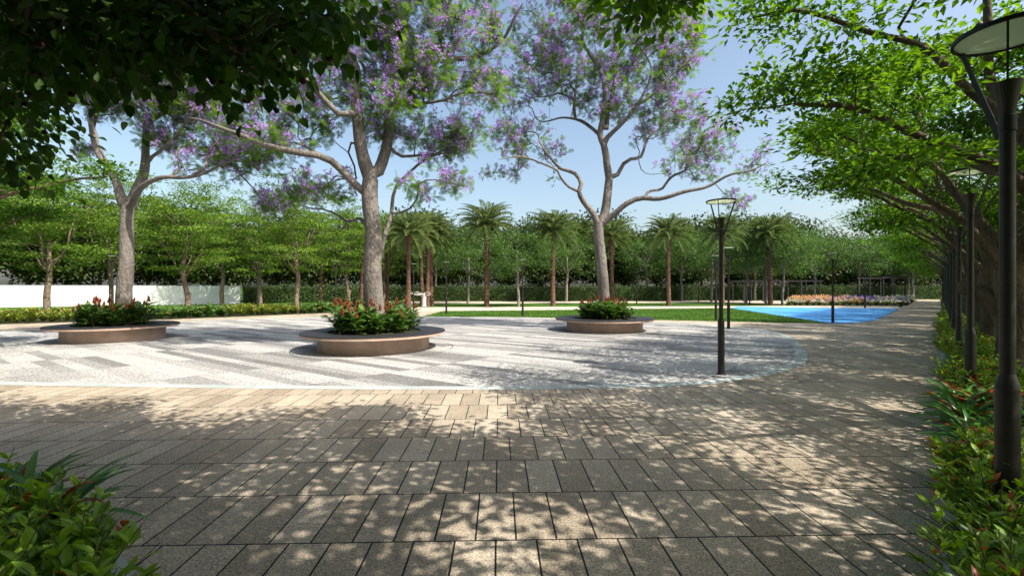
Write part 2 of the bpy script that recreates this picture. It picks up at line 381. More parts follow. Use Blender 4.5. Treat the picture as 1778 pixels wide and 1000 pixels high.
# beige paving: everything between the beds
e0=LN(-16,0.02); e1=LN(93,0.02)
pav=ccw([e0,e1,LN(93,-2.6),LN(58,-2.55),(30,35.5),(10,36),(-6,36.5),(-13.0,31.6),(-19,25.3),(-24.7,21.9),(-40,12),(-40,-14)])
sheet("paving",pav,0.0,'paver',thick=.05)
plz=[(-9.3,8.22),(-6.2,8.0),(-3,7.86),(-.5,7.83),(1.1,7.9),(3.16,8.15),(5.0,9.05),(6.64,10.4),(7.75,11.95),(8.9,14),(10.1,16.6),(10.6,18.7),(10.1,20.6),(8.7,22.5),(6.5,24.2),(2.4,26.4),(-4.3,27.7),(-10.5,27.8),(-15,25.6),(-18.3,22.3),(-20.6,18),(-21.0,14),(-17.5,10),(-13,8.7)]
ps=spline(np.array([(*p,0) for p in plz+[plz[0]]]),.5)[:-1,:2]
ctr=ps.mean(0)
def offs(pts,d):
    t=np.roll(pts,-1,0)-np.roll(pts,1,0); t/=np.linalg.norm(t,axis=1,keepdims=True); n=np.c_[t[:,1],-t[:,0]]; return pts+n*d
inner=offs(ps,-.27)
g=Geo(); n=len(ps)
g.add([(x,y,.004) for x,y in ps]+[(x,y,.004) for x,y in inner],[(i,(i+1)%n,n+(i+1)%n,n+i) for i in range(n)])
tag(g.obj("plaza_border",M['border']),kind='structure')
sheet("plaza",[tuple(p) for p in inner],.004,'plaza')
# lawns, far paths, court, flower beds
L1=[G(735,549.6),G(900,550.6),G(1117,555.2),G(1220,557.3),G(1340,560),G(1440,561.3),G(1268,535.2),G(1100,536.8),G(900,539.5),G(770,540.5)]
sheet("lawn",ccw(L1),.012,'lawn')
CT=[G(1268,535.2),G(1440,561.4),G(1478,561),G(1500,559.5),G(1522,555.5),G(1541,547),G(1560,536.0),G(1420,534.6),G(1282,532.2)]
sheet("blue_court",ccw(CT),.016,'court')
sheet("pale_path",ccw([G(700,541),G(1268,535.4),G(1284,532.0),G(1420,534.4),G(1564,535.8),G(1560,531.5),G(1370,531),G(1000,532.5),G(700,533.5)]),.008,'pale_path')
sheet("lawn",ccw([G(690,532.8),G(960,532.4),G(1260,530.5),G(1310,528.0),G(1230,525.6),G(940,526.9),G(700,527.8)]),.012,'lawn')
sheet("far_path",ccw([G(640,527.6),G(940,526.7),G(1230,525.4),G(1420,528.4),G(1420,521.5),G(960,522.2),G(640,523)]),.006,'pale_path')
sheet("flower_bed_soil",ccw([G(1362,531),G(1575,531),G(1592,521.5),G(1400,522)]),.02,'soil')
sheet("lawn",ccw([(-60,36),(-27,26.5),(-18,34),(-12,42),(-12,60),(-30,51),(-60,36.1)]),.002,'lawn')
sheet("planting_bed",ccw([(-24.9,22.1),(-19.2,25.5),(-13.1,31.8),(-7.5,36.2),(-9,39),(-15,35),(-21,28.5),(-27,25),(-45,14),(-44,10)]),.006,'soil')
# kerb-side border strip and bed beside the path
g=Geo(); a0,a1=-12,92
def strip(name,n0,n1,z,mat,a0=-12,a1=92):
    return sheet(name,ccw([LN(a0,n0),LN(a1,n0),LN(a1,n1),LN(a0,n1)]),z,mat,thick=.06)
strip("path_border",.02,.16,.006,'border'); strip("path_bed",.16,4.2,.02,'soil')
sheet("corner_bed",ccw([(-4.4,3.95),(-2.55,2.78),(-1.75,2.1),(-1.3,1.2),(-1.3,-3),(-9,-3),(-9,6.9)]),.02,'soil')
sheet("corner_border",ccw([(-4.4,4.13),(-2.48,2.92),(-1.63,2.2),(-1.15,1.2),(-1.15,-3),(-9.1,-3.1),(-9.1,7.1)]),.01,'border')

def grass_on(poly,n,seed,h0,h1,w):
    rng=np.random.RandomState(seed); P_=np.array(poly); lo,hi=P_.min(0),P_.max(0); pts=rng.uniform(lo,hi,(n*3,2)); m=np.zeros(len(pts),bool)
    for i in range(len(P_)):
        a,b=P_[i],P_[(i+1)%len(P_)]; c=((a[1]>pts[:,1])!=(b[1]>pts[:,1]))&(pts[:,0]<(b[0]-a[0])*(pts[:,1]-a[1])/(b[1]-a[1]+1e-12)+a[0]); m^=c
    pts=pts[m][:n]; k=len(pts); pos=np.c_[pts,np.full(k,.01)]; D=np.c_[rng.normal(0,.35,(k,2)),np.ones(k)]
    g=Geo(); scatter(g,np.array([[0,-.5,0],[0,.5,0],[1,0,0]]),np.array([[0,1,2]]),pos,rotframes(D,rand_unit(rng,k)),np.c_[rng.uniform(h0,h1,k),np.full(k,w),np.ones(k)],0,np.clip(.5+.3*np.sin(pts[:,0]*.9)*np.cos(pts[:,1]*1.3)+rng.normal(0,.2,k),0,1))
    tag(g.obj("grass_blades",M['grass_blade']),"short mown green grass growing over the lawn strip","grass",kind='stuff')
M['grass_blade']=leafmat("grass_blade",(.025,.075,.008),(.11,.22,.025),.3,(1.3,1.3,.5))
grass_on(L1,30000,9,.04,.09,.03)
# ------------------------------------------------------------------ white wall, hedge wall
def wall_between(name,a,b,h,t,mat):
    d=np.array(b)-np.array(a); L=np.linalg.norm(d); g=Geo()
    box(g,((a[0]+b[0])/2,(a[1]+b[1])/2,h/2-.03),(L,t,h+.06),0,math.atan2(d[1],d[0]))
    return g.obj(name,M[mat])
wa=(-62,33.2); wb=(-30.0,50.2)
g=Geo(); d=np.array(wb)-np.array(wa); Lw=np.linalg.norm(d); az=math.atan2(d[1],d[0]); mid=((wa[0]+wb[0])/2,(wa[1]+wb[1])/2)
wall=empty("garden_wall",(mid[0],mid[1],0),az)
box(g,(0,0,.95),(Lw,.22,1.96)); g.obj("wall_face",M['whitewall'],wall)
g=Geo(); box(g,(0,0,1.965),(Lw+.04,.27,.05)); g.obj("coping",M['whitewall'],wall)
tag(wall,"long plain white garden wall behind the low shrubs","wall")

def leafy_hedge(name,a,b,h,t,dens,seed,label):
    rng=np.random.RandomState(seed); a=np.array(a,float); b=np.array(b,float); d=b-a; L=np.linalg.norm(d); ux=d/L; un=np.array([-ux[1],ux[0]])
    root=empty(name,(*((a+b)/2),0),math.atan2(d[1],d[0]))
    g=Geo(); box(g,(0,0,h*.46),(L-.2,t*.6,h*.92)); g.obj("hedge_core",M['wall_leaf'],root)
    n=int(L*dens); g=Geo()
    x=rng.uniform(-L/2,L/2,n); side=rng.rand(n)<.8
    z=np.where(side,rng.uniform(.02,h,n),h+rng.normal(0,.07,n)); y=np.where(side,-t/2+rng.normal(0,.09,n),rng.uniform(-t/2,t/2,n))
    z=z+ .12*np.sin(x*1.7)*(z/h)+.06*np.sin(x*5.1)
    pos=np.c_[x,y,z]; Dd=rand_unit(rng,n)+np.array([0,-.5,.1]); Nn=rand_unit(rng,n)+np.array([0,-.6,.6])
    clump=.5+.28*np.sin(x*2.1+1.3*np.sin(z*3))+rng.normal(0,.22,n)
    scatter(g,*LEAF4,pos,rotframes(Dd,Nn),rng.uniform(.13,.26,n),0,np.clip(clump,0,1))
    g.obj("hedge_foliage",M['wall_leaf'],root); tag(root,label,"hedge"); return root
leafy_hedge("hedge",(-30.5,51.5),(-17,58.5),2.0,1.2,330,1,"clipped dark green hedge starting where the white wall ends")
leafy_hedge("hedge",(-17,59),(20,61),1.95,1.2,330,2,"long clipped dark green hedge behind the palms and lawn")
leafy_hedge("hedge",(20,62),(78,78),2.0,1.2,300,3,"clipped dark green hedge behind the pergolas closing the path end")

# ------------------------------------------------------------------ tree engine
class Tree:
    def __init__(s,seed):
        s.rng=np.random.RandomState(seed); s.p=[];s.par=[];s.rmin=[];s.ok=[]
    def limb(s, pts, r0, r1, wob=.04, start=None, allow=True, step=.22):
        """pts world-space polyline, radius from r0 to r1; connects to nearest existing node"""
        sp=spline(pts,step); n=len(sp); ph=s.rng.uniform(0,6,3)
        t=np.linspace(0,1,n); w=wob*np.sin(np.pi*np.minimum(t*3,1)*.5)
        L=np.cumsum(np.r_[0,np.linalg.norm(np.diff(sp,axis=0),axis=1)])
        for k in range(3): sp[:,k]+=w*np.sin(L*(2.1+.6*k)+ph[k])*(1 if k!=1 else 1.2)
        par=-1
        if s.p:
            A=np.array(s.p); par=int(np.argmin(np.linalg.norm(A-sp[0],axis=1)))
            if np.linalg.norm(A[par]-sp[0])<.12: sp=sp[1:]; t=t[1:]
        for i in range(len(sp)):
            s.p.append(sp[i]); s.par.append(par); s.rmin.append(r0+(r1-r0)*t[i]); s.ok.append(bool(allow) if not callable(allow) else allow(sp[i]))
            par=len(s.p)-1
        return s
    def reach(s, att, curl=.25, up=.25, step=.25, bias=.55):
        rng=s.rng; okA=[i for i in range(len(s.p)) if s.ok[i]]
        base=np.array(s.p[okA[0]]); order=np.argsort(np.linalg.norm(att-base,axis=1)); 
        cap=len(s.p)+len(att)*40; A=np.zeros((cap,3)); okm=np.zeros(cap,bool); dep=np.zeros(cap)
        for i in range(len(s.p)):
            A[i]=s.p[i]; okm[i]=s.ok[i]; dep[i]=0
        s.tips=[]; s.tdir=[]
        for ai in order:
            a=att[ai]; n=len(s.p); d=np.linalg.norm(A[:n]-a,axis=1)
            # growing inwards or straight down is costly
            cost=d+dep[:n]*.18+np.where(okm[:n],0,1e3)+.35*np.maximum(0,A[:n,2]-a[2])
            k=int(np.argmin(cost)); p0=A[k]; D=a-p0; L=np.linalg.norm(D)
            if L<.05: s.tips.append(k); s.tdir.append(np.array([0,0,1.])); continue
            pk=s.par[k]; pd=(p0-A[pk]) if pk>=0 else np.array([0,0,1.]); pd=pd/(np.linalg.norm(pd)+1e-9)
            c=p0+pd*L*.35+np.array([0,0,up*L*.4])+rng.normal(0,curl*L*.35,3)
            c2=a-D*.3+rng.normal(0,curl*L*.25,3)
            m=max(2,int(L/step)); par=k
            for j in range(1,m+1):
                t=j/m; q=(1-t)**3*p0+3*(1-t)**2*t*c+3*(1-t)*t*t*c2+t**3*a
                i=len(s.p); s.p.append(q); s.par.append(par); s.rmin.append(0); s.ok.append(True)
                A[i]=q; okm[i]=True; dep[i]=dep[par]+L/m; par=i
            s.tips.append(par); s.tdir.append(a-A[s.par[par]])
        return s
    def radii(s, rtip=.007, e=.46, rmax=1e9):
        n=len(s.p); cnt=np.zeros(n); ch=np.zeros(n,int)
        for t in s.tips: cnt[t]+=1
        for i in range(n-1,-1,-1):
            if s.par[i]>=0: cnt[s.par[i]]+=cnt[i]; ch[s.par[i]]+=1
        s.cnt=cnt; r=rtip*np.maximum(cnt,1)**e; s.r=np.maximum(np.minimum(r,rmax),np.array(s.rmin)); 
        for i in range(n):       # never thicker than the parent
            if s.par[i]>=0: s.r[i]=min(s.r[i],s.r[s.par[i]]*1.0)
        return s
    def mesh(s, g, mat=0, nmax=12, flare=None, rough=.0, off=np.zeros(3)):
        n=len(s.p); kids=[[] for _ in range(n)]
        for i,p in enumerate(s.par):
            if p>=0: kids[p].append(i)
        A=np.array(s.p)-off; starts=[i for i in range(n) if s.par[i]<0]; stack=[(i,None) for i in starts]
        while stack:
            i,pp=stack.pop(); ch=[]; rr=[]
            if pp is not None: ch.append(A[pp]); rr.append(min(s.r[pp],s.r[i]*1.25))
            j=i
            while True:
                ch.append(A[j]); rr.append(s.r[j])
                if not kids[j]: break
                k=max(kids[j],key=lambda c:(s.r[c],s.cnt[c]))
                for c in kids[j]:
                    if c!=k: stack.append((c,j))
                j=k
            rr=np.array(rr); ch=np.array(ch); rr[-1]*=.5
            rm=rr.max(); ns=nmax if rm>.09 else (7 if rm>.03 else (5 if rm>.014 else 3))
            if len(rr)>4:
                k=np.array([1,2,1])/4; rs=np.convolve(np.r_[rr[0],rr,rr[-1]],k,'valid'); rr=rs
            tube(g,ch,rr,ns,mat,rough=rough if rm>.08 else 0,rng=s.rng)
def blob_points(blobs, Zc, n, rng, thick=1.0):
    """blobs (u,v,ru,rv[,dz]) in photo pixels at tree distance -> points through the volume"""
    ar=np.array([b[2]*b[3] for b in blobs],float); k=rng.choice(len(blobs),n,p=ar/ar.sum()); out=[]
    for i in k:
        b=blobs[i]; q=rng.normal(size=3); q/=np.linalg.norm(q); q*=rng.rand()**(1/2.2)
        dz=b[4] if len(b)>4 else 0
        Z=Zc+dz+q[2]*thick*max(b[2],b[3])*Zc/FPX*1.05
        out.append(P(b[0]+q[0]*b[2]*Zc/Zc,b[1]+q[1]*b[3],Zc)+np.array([0,Z-Zc,0]))
    return np.array(out)

def feathery(tr, gl, gf, rng, nf=13, cr=.25, flower=.5, off=np.zeros(3)):
    tips=np.array([tr.p[t] for t in tr.tips])-off; T=len(tips)
    pos=np.repeat(tips,nf,0)+rng.normal(0,cr*.62,(T*nf,3)); o=pos-np.repeat(tips,nf,0)
    D=o/(cr)+rng.normal(0,.5,o.shape)+np.array([0,0,.05]); Nn=np.tile([0,0,1.],(T*nf,1))+rng.normal(0,.35,o.shape)
    tb=np.repeat(rng.normal(.5,.2,T),nf)+rng.normal(0,.18,T*nf)
    scatter(gl,*FROND,pos-D*.1,rotframes(D,Nn),rng.uniform(.17,.29,T*nf),0,np.clip(tb,0,1))
    sel=np.where(rng.rand(T)<flower)[0]
    V=[];pp=[];dd=[]
    for i in sel:
        for _ in range(rng.randint(2,5)):
            c=tips[i]+rng.normal(0,cr*.55,3)+np.array([0,0,.08]); k=rng.randint(14,30)
            ax=rand_unit(rng,1)[0]*.3+np.array([0,0,.7]); t=rng.rand(k,1)
            q=c+ax*(t-.5)*.30+rng.normal(0,.075,(k,3))*(1.15-t); pp.append(q)
    pp=np.concatenate(pp); k=len(pp)
    scatter(gf,*LEAF4,pp,rotframes(rand_unit(rng,k),rand_unit(rng,k)),rng.uniform(.055,.095,k),0,np.clip(rng.normal(.5,.28,k),0,1))

def jacaranda(seed,name,label,Z,trunk,limbs,blobs,n,base,flower,ztop_r):
    tr=Tree(seed); rng=tr.rng; off=np.array([base[0],base[1],0.])
    def poly(l):   # (u,v[,dz])
        return [P(q[0],q[1],Z)+np.array([0,(q[2] if len(q)>2 else 0),0]) for q in l]
    tp=poly(trunk[0]); tp[0][2]=.35
    tr.limb(tp,trunk[1],trunk[2],.015,allow=False)
    for (l,r0,r1) in limbs: tr.limb(poly(l),r0,r1,.045)
    att=blob_points(blobs,Z,n,rng); tr.reach(att,.45,.15,.22); tr.radii(.0065,.50,.11)
    root=empty(name,(base[0],base[1],.36)); off=np.array([base[0],base[1],.36])
    # root flare
    g=Geo(); tr.mesh(g,0,16,rough=.05,off=off)
    p0=np.array(tr.p[0])-off; fl=[p0+np.array([0,0,-.05]),p0+np.array([0,0,.25]),p0+np.array([0,0,.6])]
    g.obj("trunk",M['bark_j'],root)
    gl=Geo(); gf=Geo(); feathery(tr,gl,gf,rng,flower=flower,off=off)
    c=gl.obj("crown",M['jac_leaf'],root); gf.obj("blossom",M['jac_fl'],c)
    tag(root,label,"tree","purple flowering trees in round planters"); return root

jacaranda(11,"jacaranda_tree","purple flowering tree in the middle planter, thickest trunk of the three",13.3,
 ([(652,545),(649,500),(648,460),(648,420),(645,380),(642,345),(644,310),(645,300)],.285,.215),
 [([(644,310),(637,285,-.1),(627,240,-.2),(623,205,-.3),(623,170,-.3),(627,136,-.2),(620,112,-.3),(607,95,-.4),(612,50,-.3),(620,-20,0)],.20,.06),
  ([(648,305),(656,295,.1),(665,262,.2),(669,230,.3),(671,197,.3),(682,156,.4),(702,126,.5),(736,95,.6),(766,80,.8),(811,71,1),(845,58,1),(872,41,.8),(892,10,.6),(910,-10,.5)],.17,.03),
  ([(763,80,.8),(760,51,.6),(766,20,.4),(780,-20,.3)],.06,.03),
  ([(777,70,.8),(800,24,1.1),(822,-5,1.4)],.055,.03),
  ([(682,160,.4),(712,184,.1),(738,182,-.2),(770,187,-.4),(804,178,-.6),(838,177,-.8),(865,190,-1)],.06,.018),
  ([(668,250,.2),(690,263,.5),(712,262,.7),(746,251,1),(763,236,1.2),(777,204,1.4)],.055,.018),
  ([(683,150,.4),(675,102,.0),(671,61,-.3),(665,27,-.6),(662,-20,-.9)],.07,.03),
  ([(633,335),(612,315,-.3),(590,292,-.6),(575,285,-.8),(544,282,-1.2),(515,282,-1.4),(493,277,-1.5),(465,262,-1.5),(440,251,-1.4),(408,241,-1.3),(380,232,-1.2)],.115,.03),
  ([(578,285,-.8),(560,270,-.6),(545,262,-.2),(520,252,.2)],.05,.02),
  ([(621,200,-.3),(606,216,-.8),(590,200,-1.0),(565,170,-1.2),(530,140,-1.2),(490,95,-1)],.085,.025),
  ([(640,395),(618,378,.5),(597,374,.9),(572,371,1.2),(552,362,1.5),(520,348,1.7),(490,340,1.8)],.06,.02),
  ([(656,440,.25),(662,395,.45),(669,364,.6),(672,335,.7),(682,306,.8),(700,290,.7),(720,275,.6),(746,265,.5),(787,256,.3)],.075,.02),
  ([(668,365,.6),(690,365,.3),(710,358,.1),(722,345,0),(728,325,-.2),(760,318,-.4),(790,322,-.5)],.035,.014),
  ([(612,250,-.1),(596,262,.3),(604,280,.5),(607,300,.6)],.02,.012),
 ],
 [(480,120,85,60),(430,225,75,38),(520,205,70,50),(560,95,60,65),(640,50,95,80),(720,45,90,60),(705,130,80,50),(765,140,75,45),(800,225,60,38,.6),(745,225,65,40,1),(655,200,55,55,.8),(550,320,65,38,.6),(480,325,55,28,.8),(775,305,60,32),(730,335,40,14,-.3),(505,260,70,25,-.8),(690,200,70,40,-.6),(840,110,40,55),(855,175,45,25,-.8),(595,170,45,50),(860,40,40,45),(620,-60,150,70),(770,-60,130,60),(440,150,60,60,-1)],
 760,(-4.0,13.3),.78,0)
jacaranda(12,"jacaranda_tree","purple flowering tree in the planter farthest from the white wall, forked low above the palms",19.0,
 ([(1050,535),(1048,500),(1045,460),(1041,430),(1039,410),(1040,392)],.245,.205),
 [([(1038,395),(1031,374,-.1),(1012,351,-.2),(1002,334,-.3),(1006,322,-.2),(996,305,-.2),(974,296,-.3),(960,282,-.4),(945,268,-.5),(935,255,-.5)],.14,.03),
  ([(1006,335,-.3),(985,330,-.5),(970,318,-.7),(962,304,-.9),(940,296,-1),(915,290,-1.2),(893,286,-1.3),(866,294,-1.4)],.06,.018),
  ([(1042,392),(1050,370,.1),(1055,345,.1),(1059,320,.1),(1060,306,.1),(1053,282,.0),(1045,255,-.1),(1040,233,-.1),(1047,208,-.2),(1048,175,-.3),(1040,140,-.4),(1025,110,-.4),(1010,80,-.4)],.20,.04),
  ([(1041,237,-.1),(1029,217,.4),(1013,196,.8),(984,190,1.1),(957,190,1.3),(935,183,1.5),(925,163,1.7)],.07,.02),
  ([(1007,192,.9),(1002,175,.8),(1004,150,.6),(992,138,.5)],.03,.015),
  ([(1060,304,.1),(1076,300,.3),(1086,282,.4),(1098,272,.5),(1120,262,.7),(1132,240,.8),(1142,225,.9),(1165,205,1)],.10,.025),
  ([(1045,250,-.1),(1060,235,-.4),(1078,217,-.6),(1100,197,-.8),(1112,170,-.9),(1117,143,-1),(1110,126,-1)],.10,.025),
  ([(1103,195,-.8),(1130,173,-1.1),(1161,146,-1.3),(1180,126,-1.5)],.05,.02),
  ([(1053,225,-.2),(1060,180,.6),(1075,140,1),(1080,110,1.2),(1072,70,1.3)],.05,.02),
  ([(1043,393),(1063,374,-.2),(1083,357,-.4),(1108,350,-.6),(1135,350,-.8),(1165,346,-1),(1200,336,-1.2),(1230,322,-1.4),(1263,316,-1.6),(1290,302,-1.8)],.13,.025),
  ([(1112,350,-.6),(1120,338,-.3),(1134,332,0),(1155,322,.3),(1172,305,.5),(1200,290,.6),(1215,260,.7)],.06,.02),
  ([(1115,265,.6),(1125,283,.9),(1145,290,1.2),(1175,288,1.5)],.022,.012),
 ],
 [(1040,60,115,60),(960,90,90,70),(895,150,70,50),(1120,85,90,65),(1180,105,50,60),(1195,45,45,45),(895,235,60,38),(930,268,60,26),(870,300,35,14),(1040,140,75,50),(1100,155,80,45),(1165,190,75,45),(1205,235,75,40),(1190,285,55,28),(1235,275,45,32),(1295,285,40,24),(1325,268,28,16),(1065,190,50,28),(1135,232,35,18),(900,60,50,40),(1000,10,110,40),(1100,-40,150,50),(960,300,30,14),(1290,345,35,14),(990,145,60,35)],
 760,(3.85,19.0),.80,0)
jacaranda(13,"jacaranda_tree","purple flowering tree in the planter nearest the white wall, half hidden by dark leaves",15.6,
 ([(214,540),(216,500),(219,460),(221,420),(221,385),(220,362)],.25,.19),
 [([(218,365),(210,335,-.1),(198,305,-.1),(186,275,-.2),(177,250,-.2),(171,221,-.3),(172,195,-.3),(180,170,-.4)],.15,.05),
  ([(222,365),(231,335,.1),(238,306,.2),(243,272,.2),(242,238,.3),(246,210,.3),(262,190,.4),(290,160,.5),(320,130,.6)],.17,.05),
  ([(178,250,-.2),(158,235,0),(155,205,.2),(163,180,.3),(180,160,.4),(204,148,.5)],.07,.03),
  ([(172,215,-.3),(188,232,-.6),(200,245,-.8),(210,265,-.9),(216,285,-.7),(210,305,-.4)],.045,.035),
  ([(248,282,.2),(270,272,-.1),(295,264,-.3),(325,250,-.6),(350,225,-.8),(380,215,-1)],.065,.02),
  ([(224,365),(245,350,-.3),(262,338,-.5),(288,325,-.8),(320,322,-1),(350,323,-1.1),(385,318,-1.2),(420,308,-1.3),(455,295,-1.4),(480,287,-1.5)],.10,.02),
  ([(330,322,-1),(345,300,-.8),(330,280,-.6),(335,262,-.5)],.03,.015),
  ([(375,318,-1.2),(388,300,-1),(385,275,-.8),(400,262,-.7)],.03,.015),
 ],
 [(330,195,75,40),(285,235,50,25),(375,255,50,28),(445,265,45,28),(200,180,50,25),(165,175,30,35),(300,170,70,40),(370,140,80,60),(240,115,80,50),(190,100,60,50),(345,298,45,14),(420,290,40,18),(470,350,35,22),(150,260,20,20),(300,80,90,50)],
 520,(-13.6,15.6),.75,0)

# ------------------------------------------------------------------ planters
def planter(cx,cy,k,label):
    root=empty("round_planter",(cx,cy,0)); g=Geo()
    r=1.555*k; R=2.02*k
    lathe(g,[(r,0.0),(r,.405)],72,smooth=True); g.obj("drum",M['planter'],root)
    g=Geo(); lathe(g,[(r-.05,.405),(R-.05,.41),(R,.425),(R,.478),(R-.004,.482)],96,smooth=False); g.obj("seat_rim",M['planter'],root)
    g=Geo(); lathe(g,[(R-.004,.482),(R+.006,.486),(R+.006,.502),(R-.004,.508),(1.30*k,.508),(1.30*k,.44)],96,smooth=False); g.obj("seat_top",M['blackgran'],root)
    g=Geo(); lathe(g,[(1.30*k,.47),(.8*k,.52),(.01,.56)],48); g.obj("soil",M['soil'],root)
    g=Geo(); lathe(g,[(R+.22,.009),(R+.24,.009)],96); g.obj("drain_ring",M['drain'],root)
    tag(root,label,"planter","round seat planters on the plaza"); return root
planter(-4.0,13.3,1,"round beige planter with black seat top around the thickest flowering tree, nearest the camera")
planter(3.85,19.0,1,"round beige planter with black seat top in front of the lawn, farthest of the three")
planter(-13.6,15.6,.89,"round beige planter with black seat top in front of the white wall")

# flowering plants in the planters
def planter_plant(seed):
    rng=np.random.RandomState(seed); root=empty("flowering_plant",(0,0,0)); g=Geo(); gs=Geo(); gfs=[]
    for s in range(rng.randint(5,8)):
        b=rng.normal(0,.06,3); b[2]=0; tip=np.array([*rng.normal(0,.17,2),rng.uniform(.34,.62)]); c=spline([b,b*.5+tip*.45+[0,0,.03],tip],.08)
        tube(gs,c,np.linspace(.008,.005,len(c)),5)
        k=13; t=rng.uniform(.15,1,k); pos=c[(t*(len(c)-1)).astype(int)]; a=rng.uniform(0,6.28,k)
        D=np.c_[np.cos(a),np.sin(a),rng.uniform(.1,.9,k)]; Nn=np.c_[-np.cos(a)*.5,-np.sin(a)*.5,np.ones(k)]
        scatter(g,*LEAFN,pos,rotframes(D,Nn),rng.uniform(.17,.29,k),0,np.clip(rng.normal(.5,.25,k),0,1),True)
        if s<(2 if seed<52 else 1):
            gf=Geo(); gfs.append(gf); kk=34; tt=rng.rand(kk); pos=tip+np.array([0,0,1.])*tt[:,None]*.15+rng.normal(0,.006,(kk,3)); a=rng.uniform(0,6.28,kk)
            D=np.c_[np.cos(a),np.sin(a),.8+tt*1.5]; scatter(gf,*LEAF4,pos,rotframes(D,rand_unit(rng,kk)),rng.uniform(.05,.085,kk)*(1.25-tt*.6),0,rng.rand(kk))
    gs.obj("stem",M['stem'],root); g.obj("foliage",M['pl_leaf'],root); [q.obj("flower",M['orange_fl'],root) for q in gfs]
    tag(root,"x","plant"); return root
PP=[planter_plant(50+i) for i in range(3)]
rng=np.random.RandomState(5); first=[0,0,0]
for (cx,cy,k,nm) in ((-4,13.3,1,"middle planter"),(3.85,19.0,1,"planter by the lawn"),(-13.6,15.6,.89,"planter by the white wall")):
    lab=f"leafy orange flowered plant massed around the trunk in the {nm}"
    pts=[]
    while len(pts)<26:
        a=rng.uniform(0,6.28); r=rng.uniform(.38,1.1)*k; q=(cx+r*math.cos(a),cy+r*math.sin(a))
        if all(math.hypot(q[0]-w[0],q[1]-w[1])>.27 for w in pts): pts.append(q)
        elif rng.rand()<.02: pts.append(q)
    for q in pts:
        i=rng.randint(3); sc=rng.uniform(.95,1.35)
        if first[i]==0:
            o=PP[i]; first[i]=1; o.location=(q[0],q[1],.50); o.scale=(sc,)*3; o["label"]=lab; o["group"]="flowering plants in the "+nm
        else: dup(PP[i],(q[0],q[1],.50),rng.uniform(0,6.28),sc,lab,"flowering plants in the "+nm)

# ------------------------------------------------------------------ street lamps
def make_lamp():
    root=empty("street_lamp",(0,0,0))
    g=Geo(); lathe(g,[(.09,0),(.09,.02),(.064,.03),(.064,1.06),(.060,1.085),(.041,1.16),(.041,2.82),(.047,2.83),(.047,2.93),(.040,2.94),(.040,2.96)],28,smooth=False); g.obj("pole",M['metal'],root)
    g=Geo(); lathe(g,[(.038,2.955),(.075,3.15),(.078,3.165),(.05,3.165),(.0,3.15)],28,smooth=False); g.obj("cone_head",M['metal'],root)
    for k in range(3):
        a=math.radians(90+13+120*k); g=Geo(); d=np.array([math.cos(a),math.sin(a),0]); s=np.array([-d[1],d[0],0])
        p0=d*.045+np.array([0,0,2.80]); p1=d*.262+np.array([0,0,3.49]); nrm=np.cross(p1-p0,s); nrm/=np.linalg.norm(nrm)
        w0,w1,t=.020,.012,.006; V=[]
        for p,w in ((p0,w0),(p1,w1)):
            for e1,e2 in ((-1,-1),(1,-1),(1,1),(-1,1)): V.append(p+s*t*e1+nrm*w*e2)
        g.add(V,[(3,2,1,0),(4,5,6,7),(0,1,5,4),(1,2,6,5),(2,3,7,6),(3,0,4,7)]); g.obj("arm",M['metal'],root)
    g=Geo(); lathe(g,[(.266,3.485),(.285,3.485),(.285,3.512),(.266,3.512)],56,smooth=False,closed=True); g.obj("rim",M['rim'],root)
    g=Geo(); lathe(g,[(.0,3.496),(.268,3.496),(.268,3.506),(.0,3.508)],56,smooth=False); g.obj("glass_disc",M['glass'],root)
    tag(root,"x","street lamp"); return root
LAMP=make_lamp()
ordw=["nearest","second","third","fourth","fifth","sixth","seventh","eighth","ninth","tenth","eleventh","twelfth","thirteenth","fourteenth","fifteenth","sixteenth"]
used=False
def lamp(x,y,label,rz=0,group=None,z=0):
    global used
    if not used: o=LAMP; used=True; o.location=(x,y,z); o["label"]=label; o.rotation_euler=(0,0,rz)
    else: o=dup(LAMP,(x,y,z),rz,1,label,group)
    if group: o["group"]=group
for k in range(16):
    x,y=LN(4.63+5.08*k,.345); lamp(x,y,f"dark disc topped lamp post, {ordw[k]} from the camera in the row beside the path hedge",0.0,"lamp posts in a row beside the path hedge")
for (u,v,lab) in ((1252,650.3,"dark lamp post alone at the plaza edge, tallest one standing clear"),
   (1265,570.5,"dark disc topped lamp post just behind the tall clear one"),
   (1243,556.5,"dark disc topped lamp post on the lawn edge before the spreading palm"),
   (1446,560.5,"dark disc topped lamp post at the near edge of the blue court"),
   (1502,534.8,"dark disc topped lamp post at the far court edge by the flower bed"),
   (1301.6,528.3,"small distant lamp post before the long pergola"),
   (907.5,549.3,"lamp post at the lawn edge between two palms, straight ahead"),
   (775,545.5,"thin lamp post at the lawn edge beside the pair of palms"),
   (718,542,"thin lamp post beside the pink pedestal"),
   (195,556,"thin lamp post in front of the white wall beside the tree trunk"),
   (583,547,"thin lamp post behind the middle planter at the shrub bed"),
   (447,545,"thin lamp post at the low yellow green shrubs"),
   (1105.5,527.5,"distant lamp post on the second lawn strip behind the farthest planter"),
   (1213,524.5,"faint distant lamp post before the hedge between two palms")):
    x,y=G(u,v); lamp(x,y,lab,random.Random(int(u)).uniform(-.3,.3),"lamp posts around the plaza and lawns")

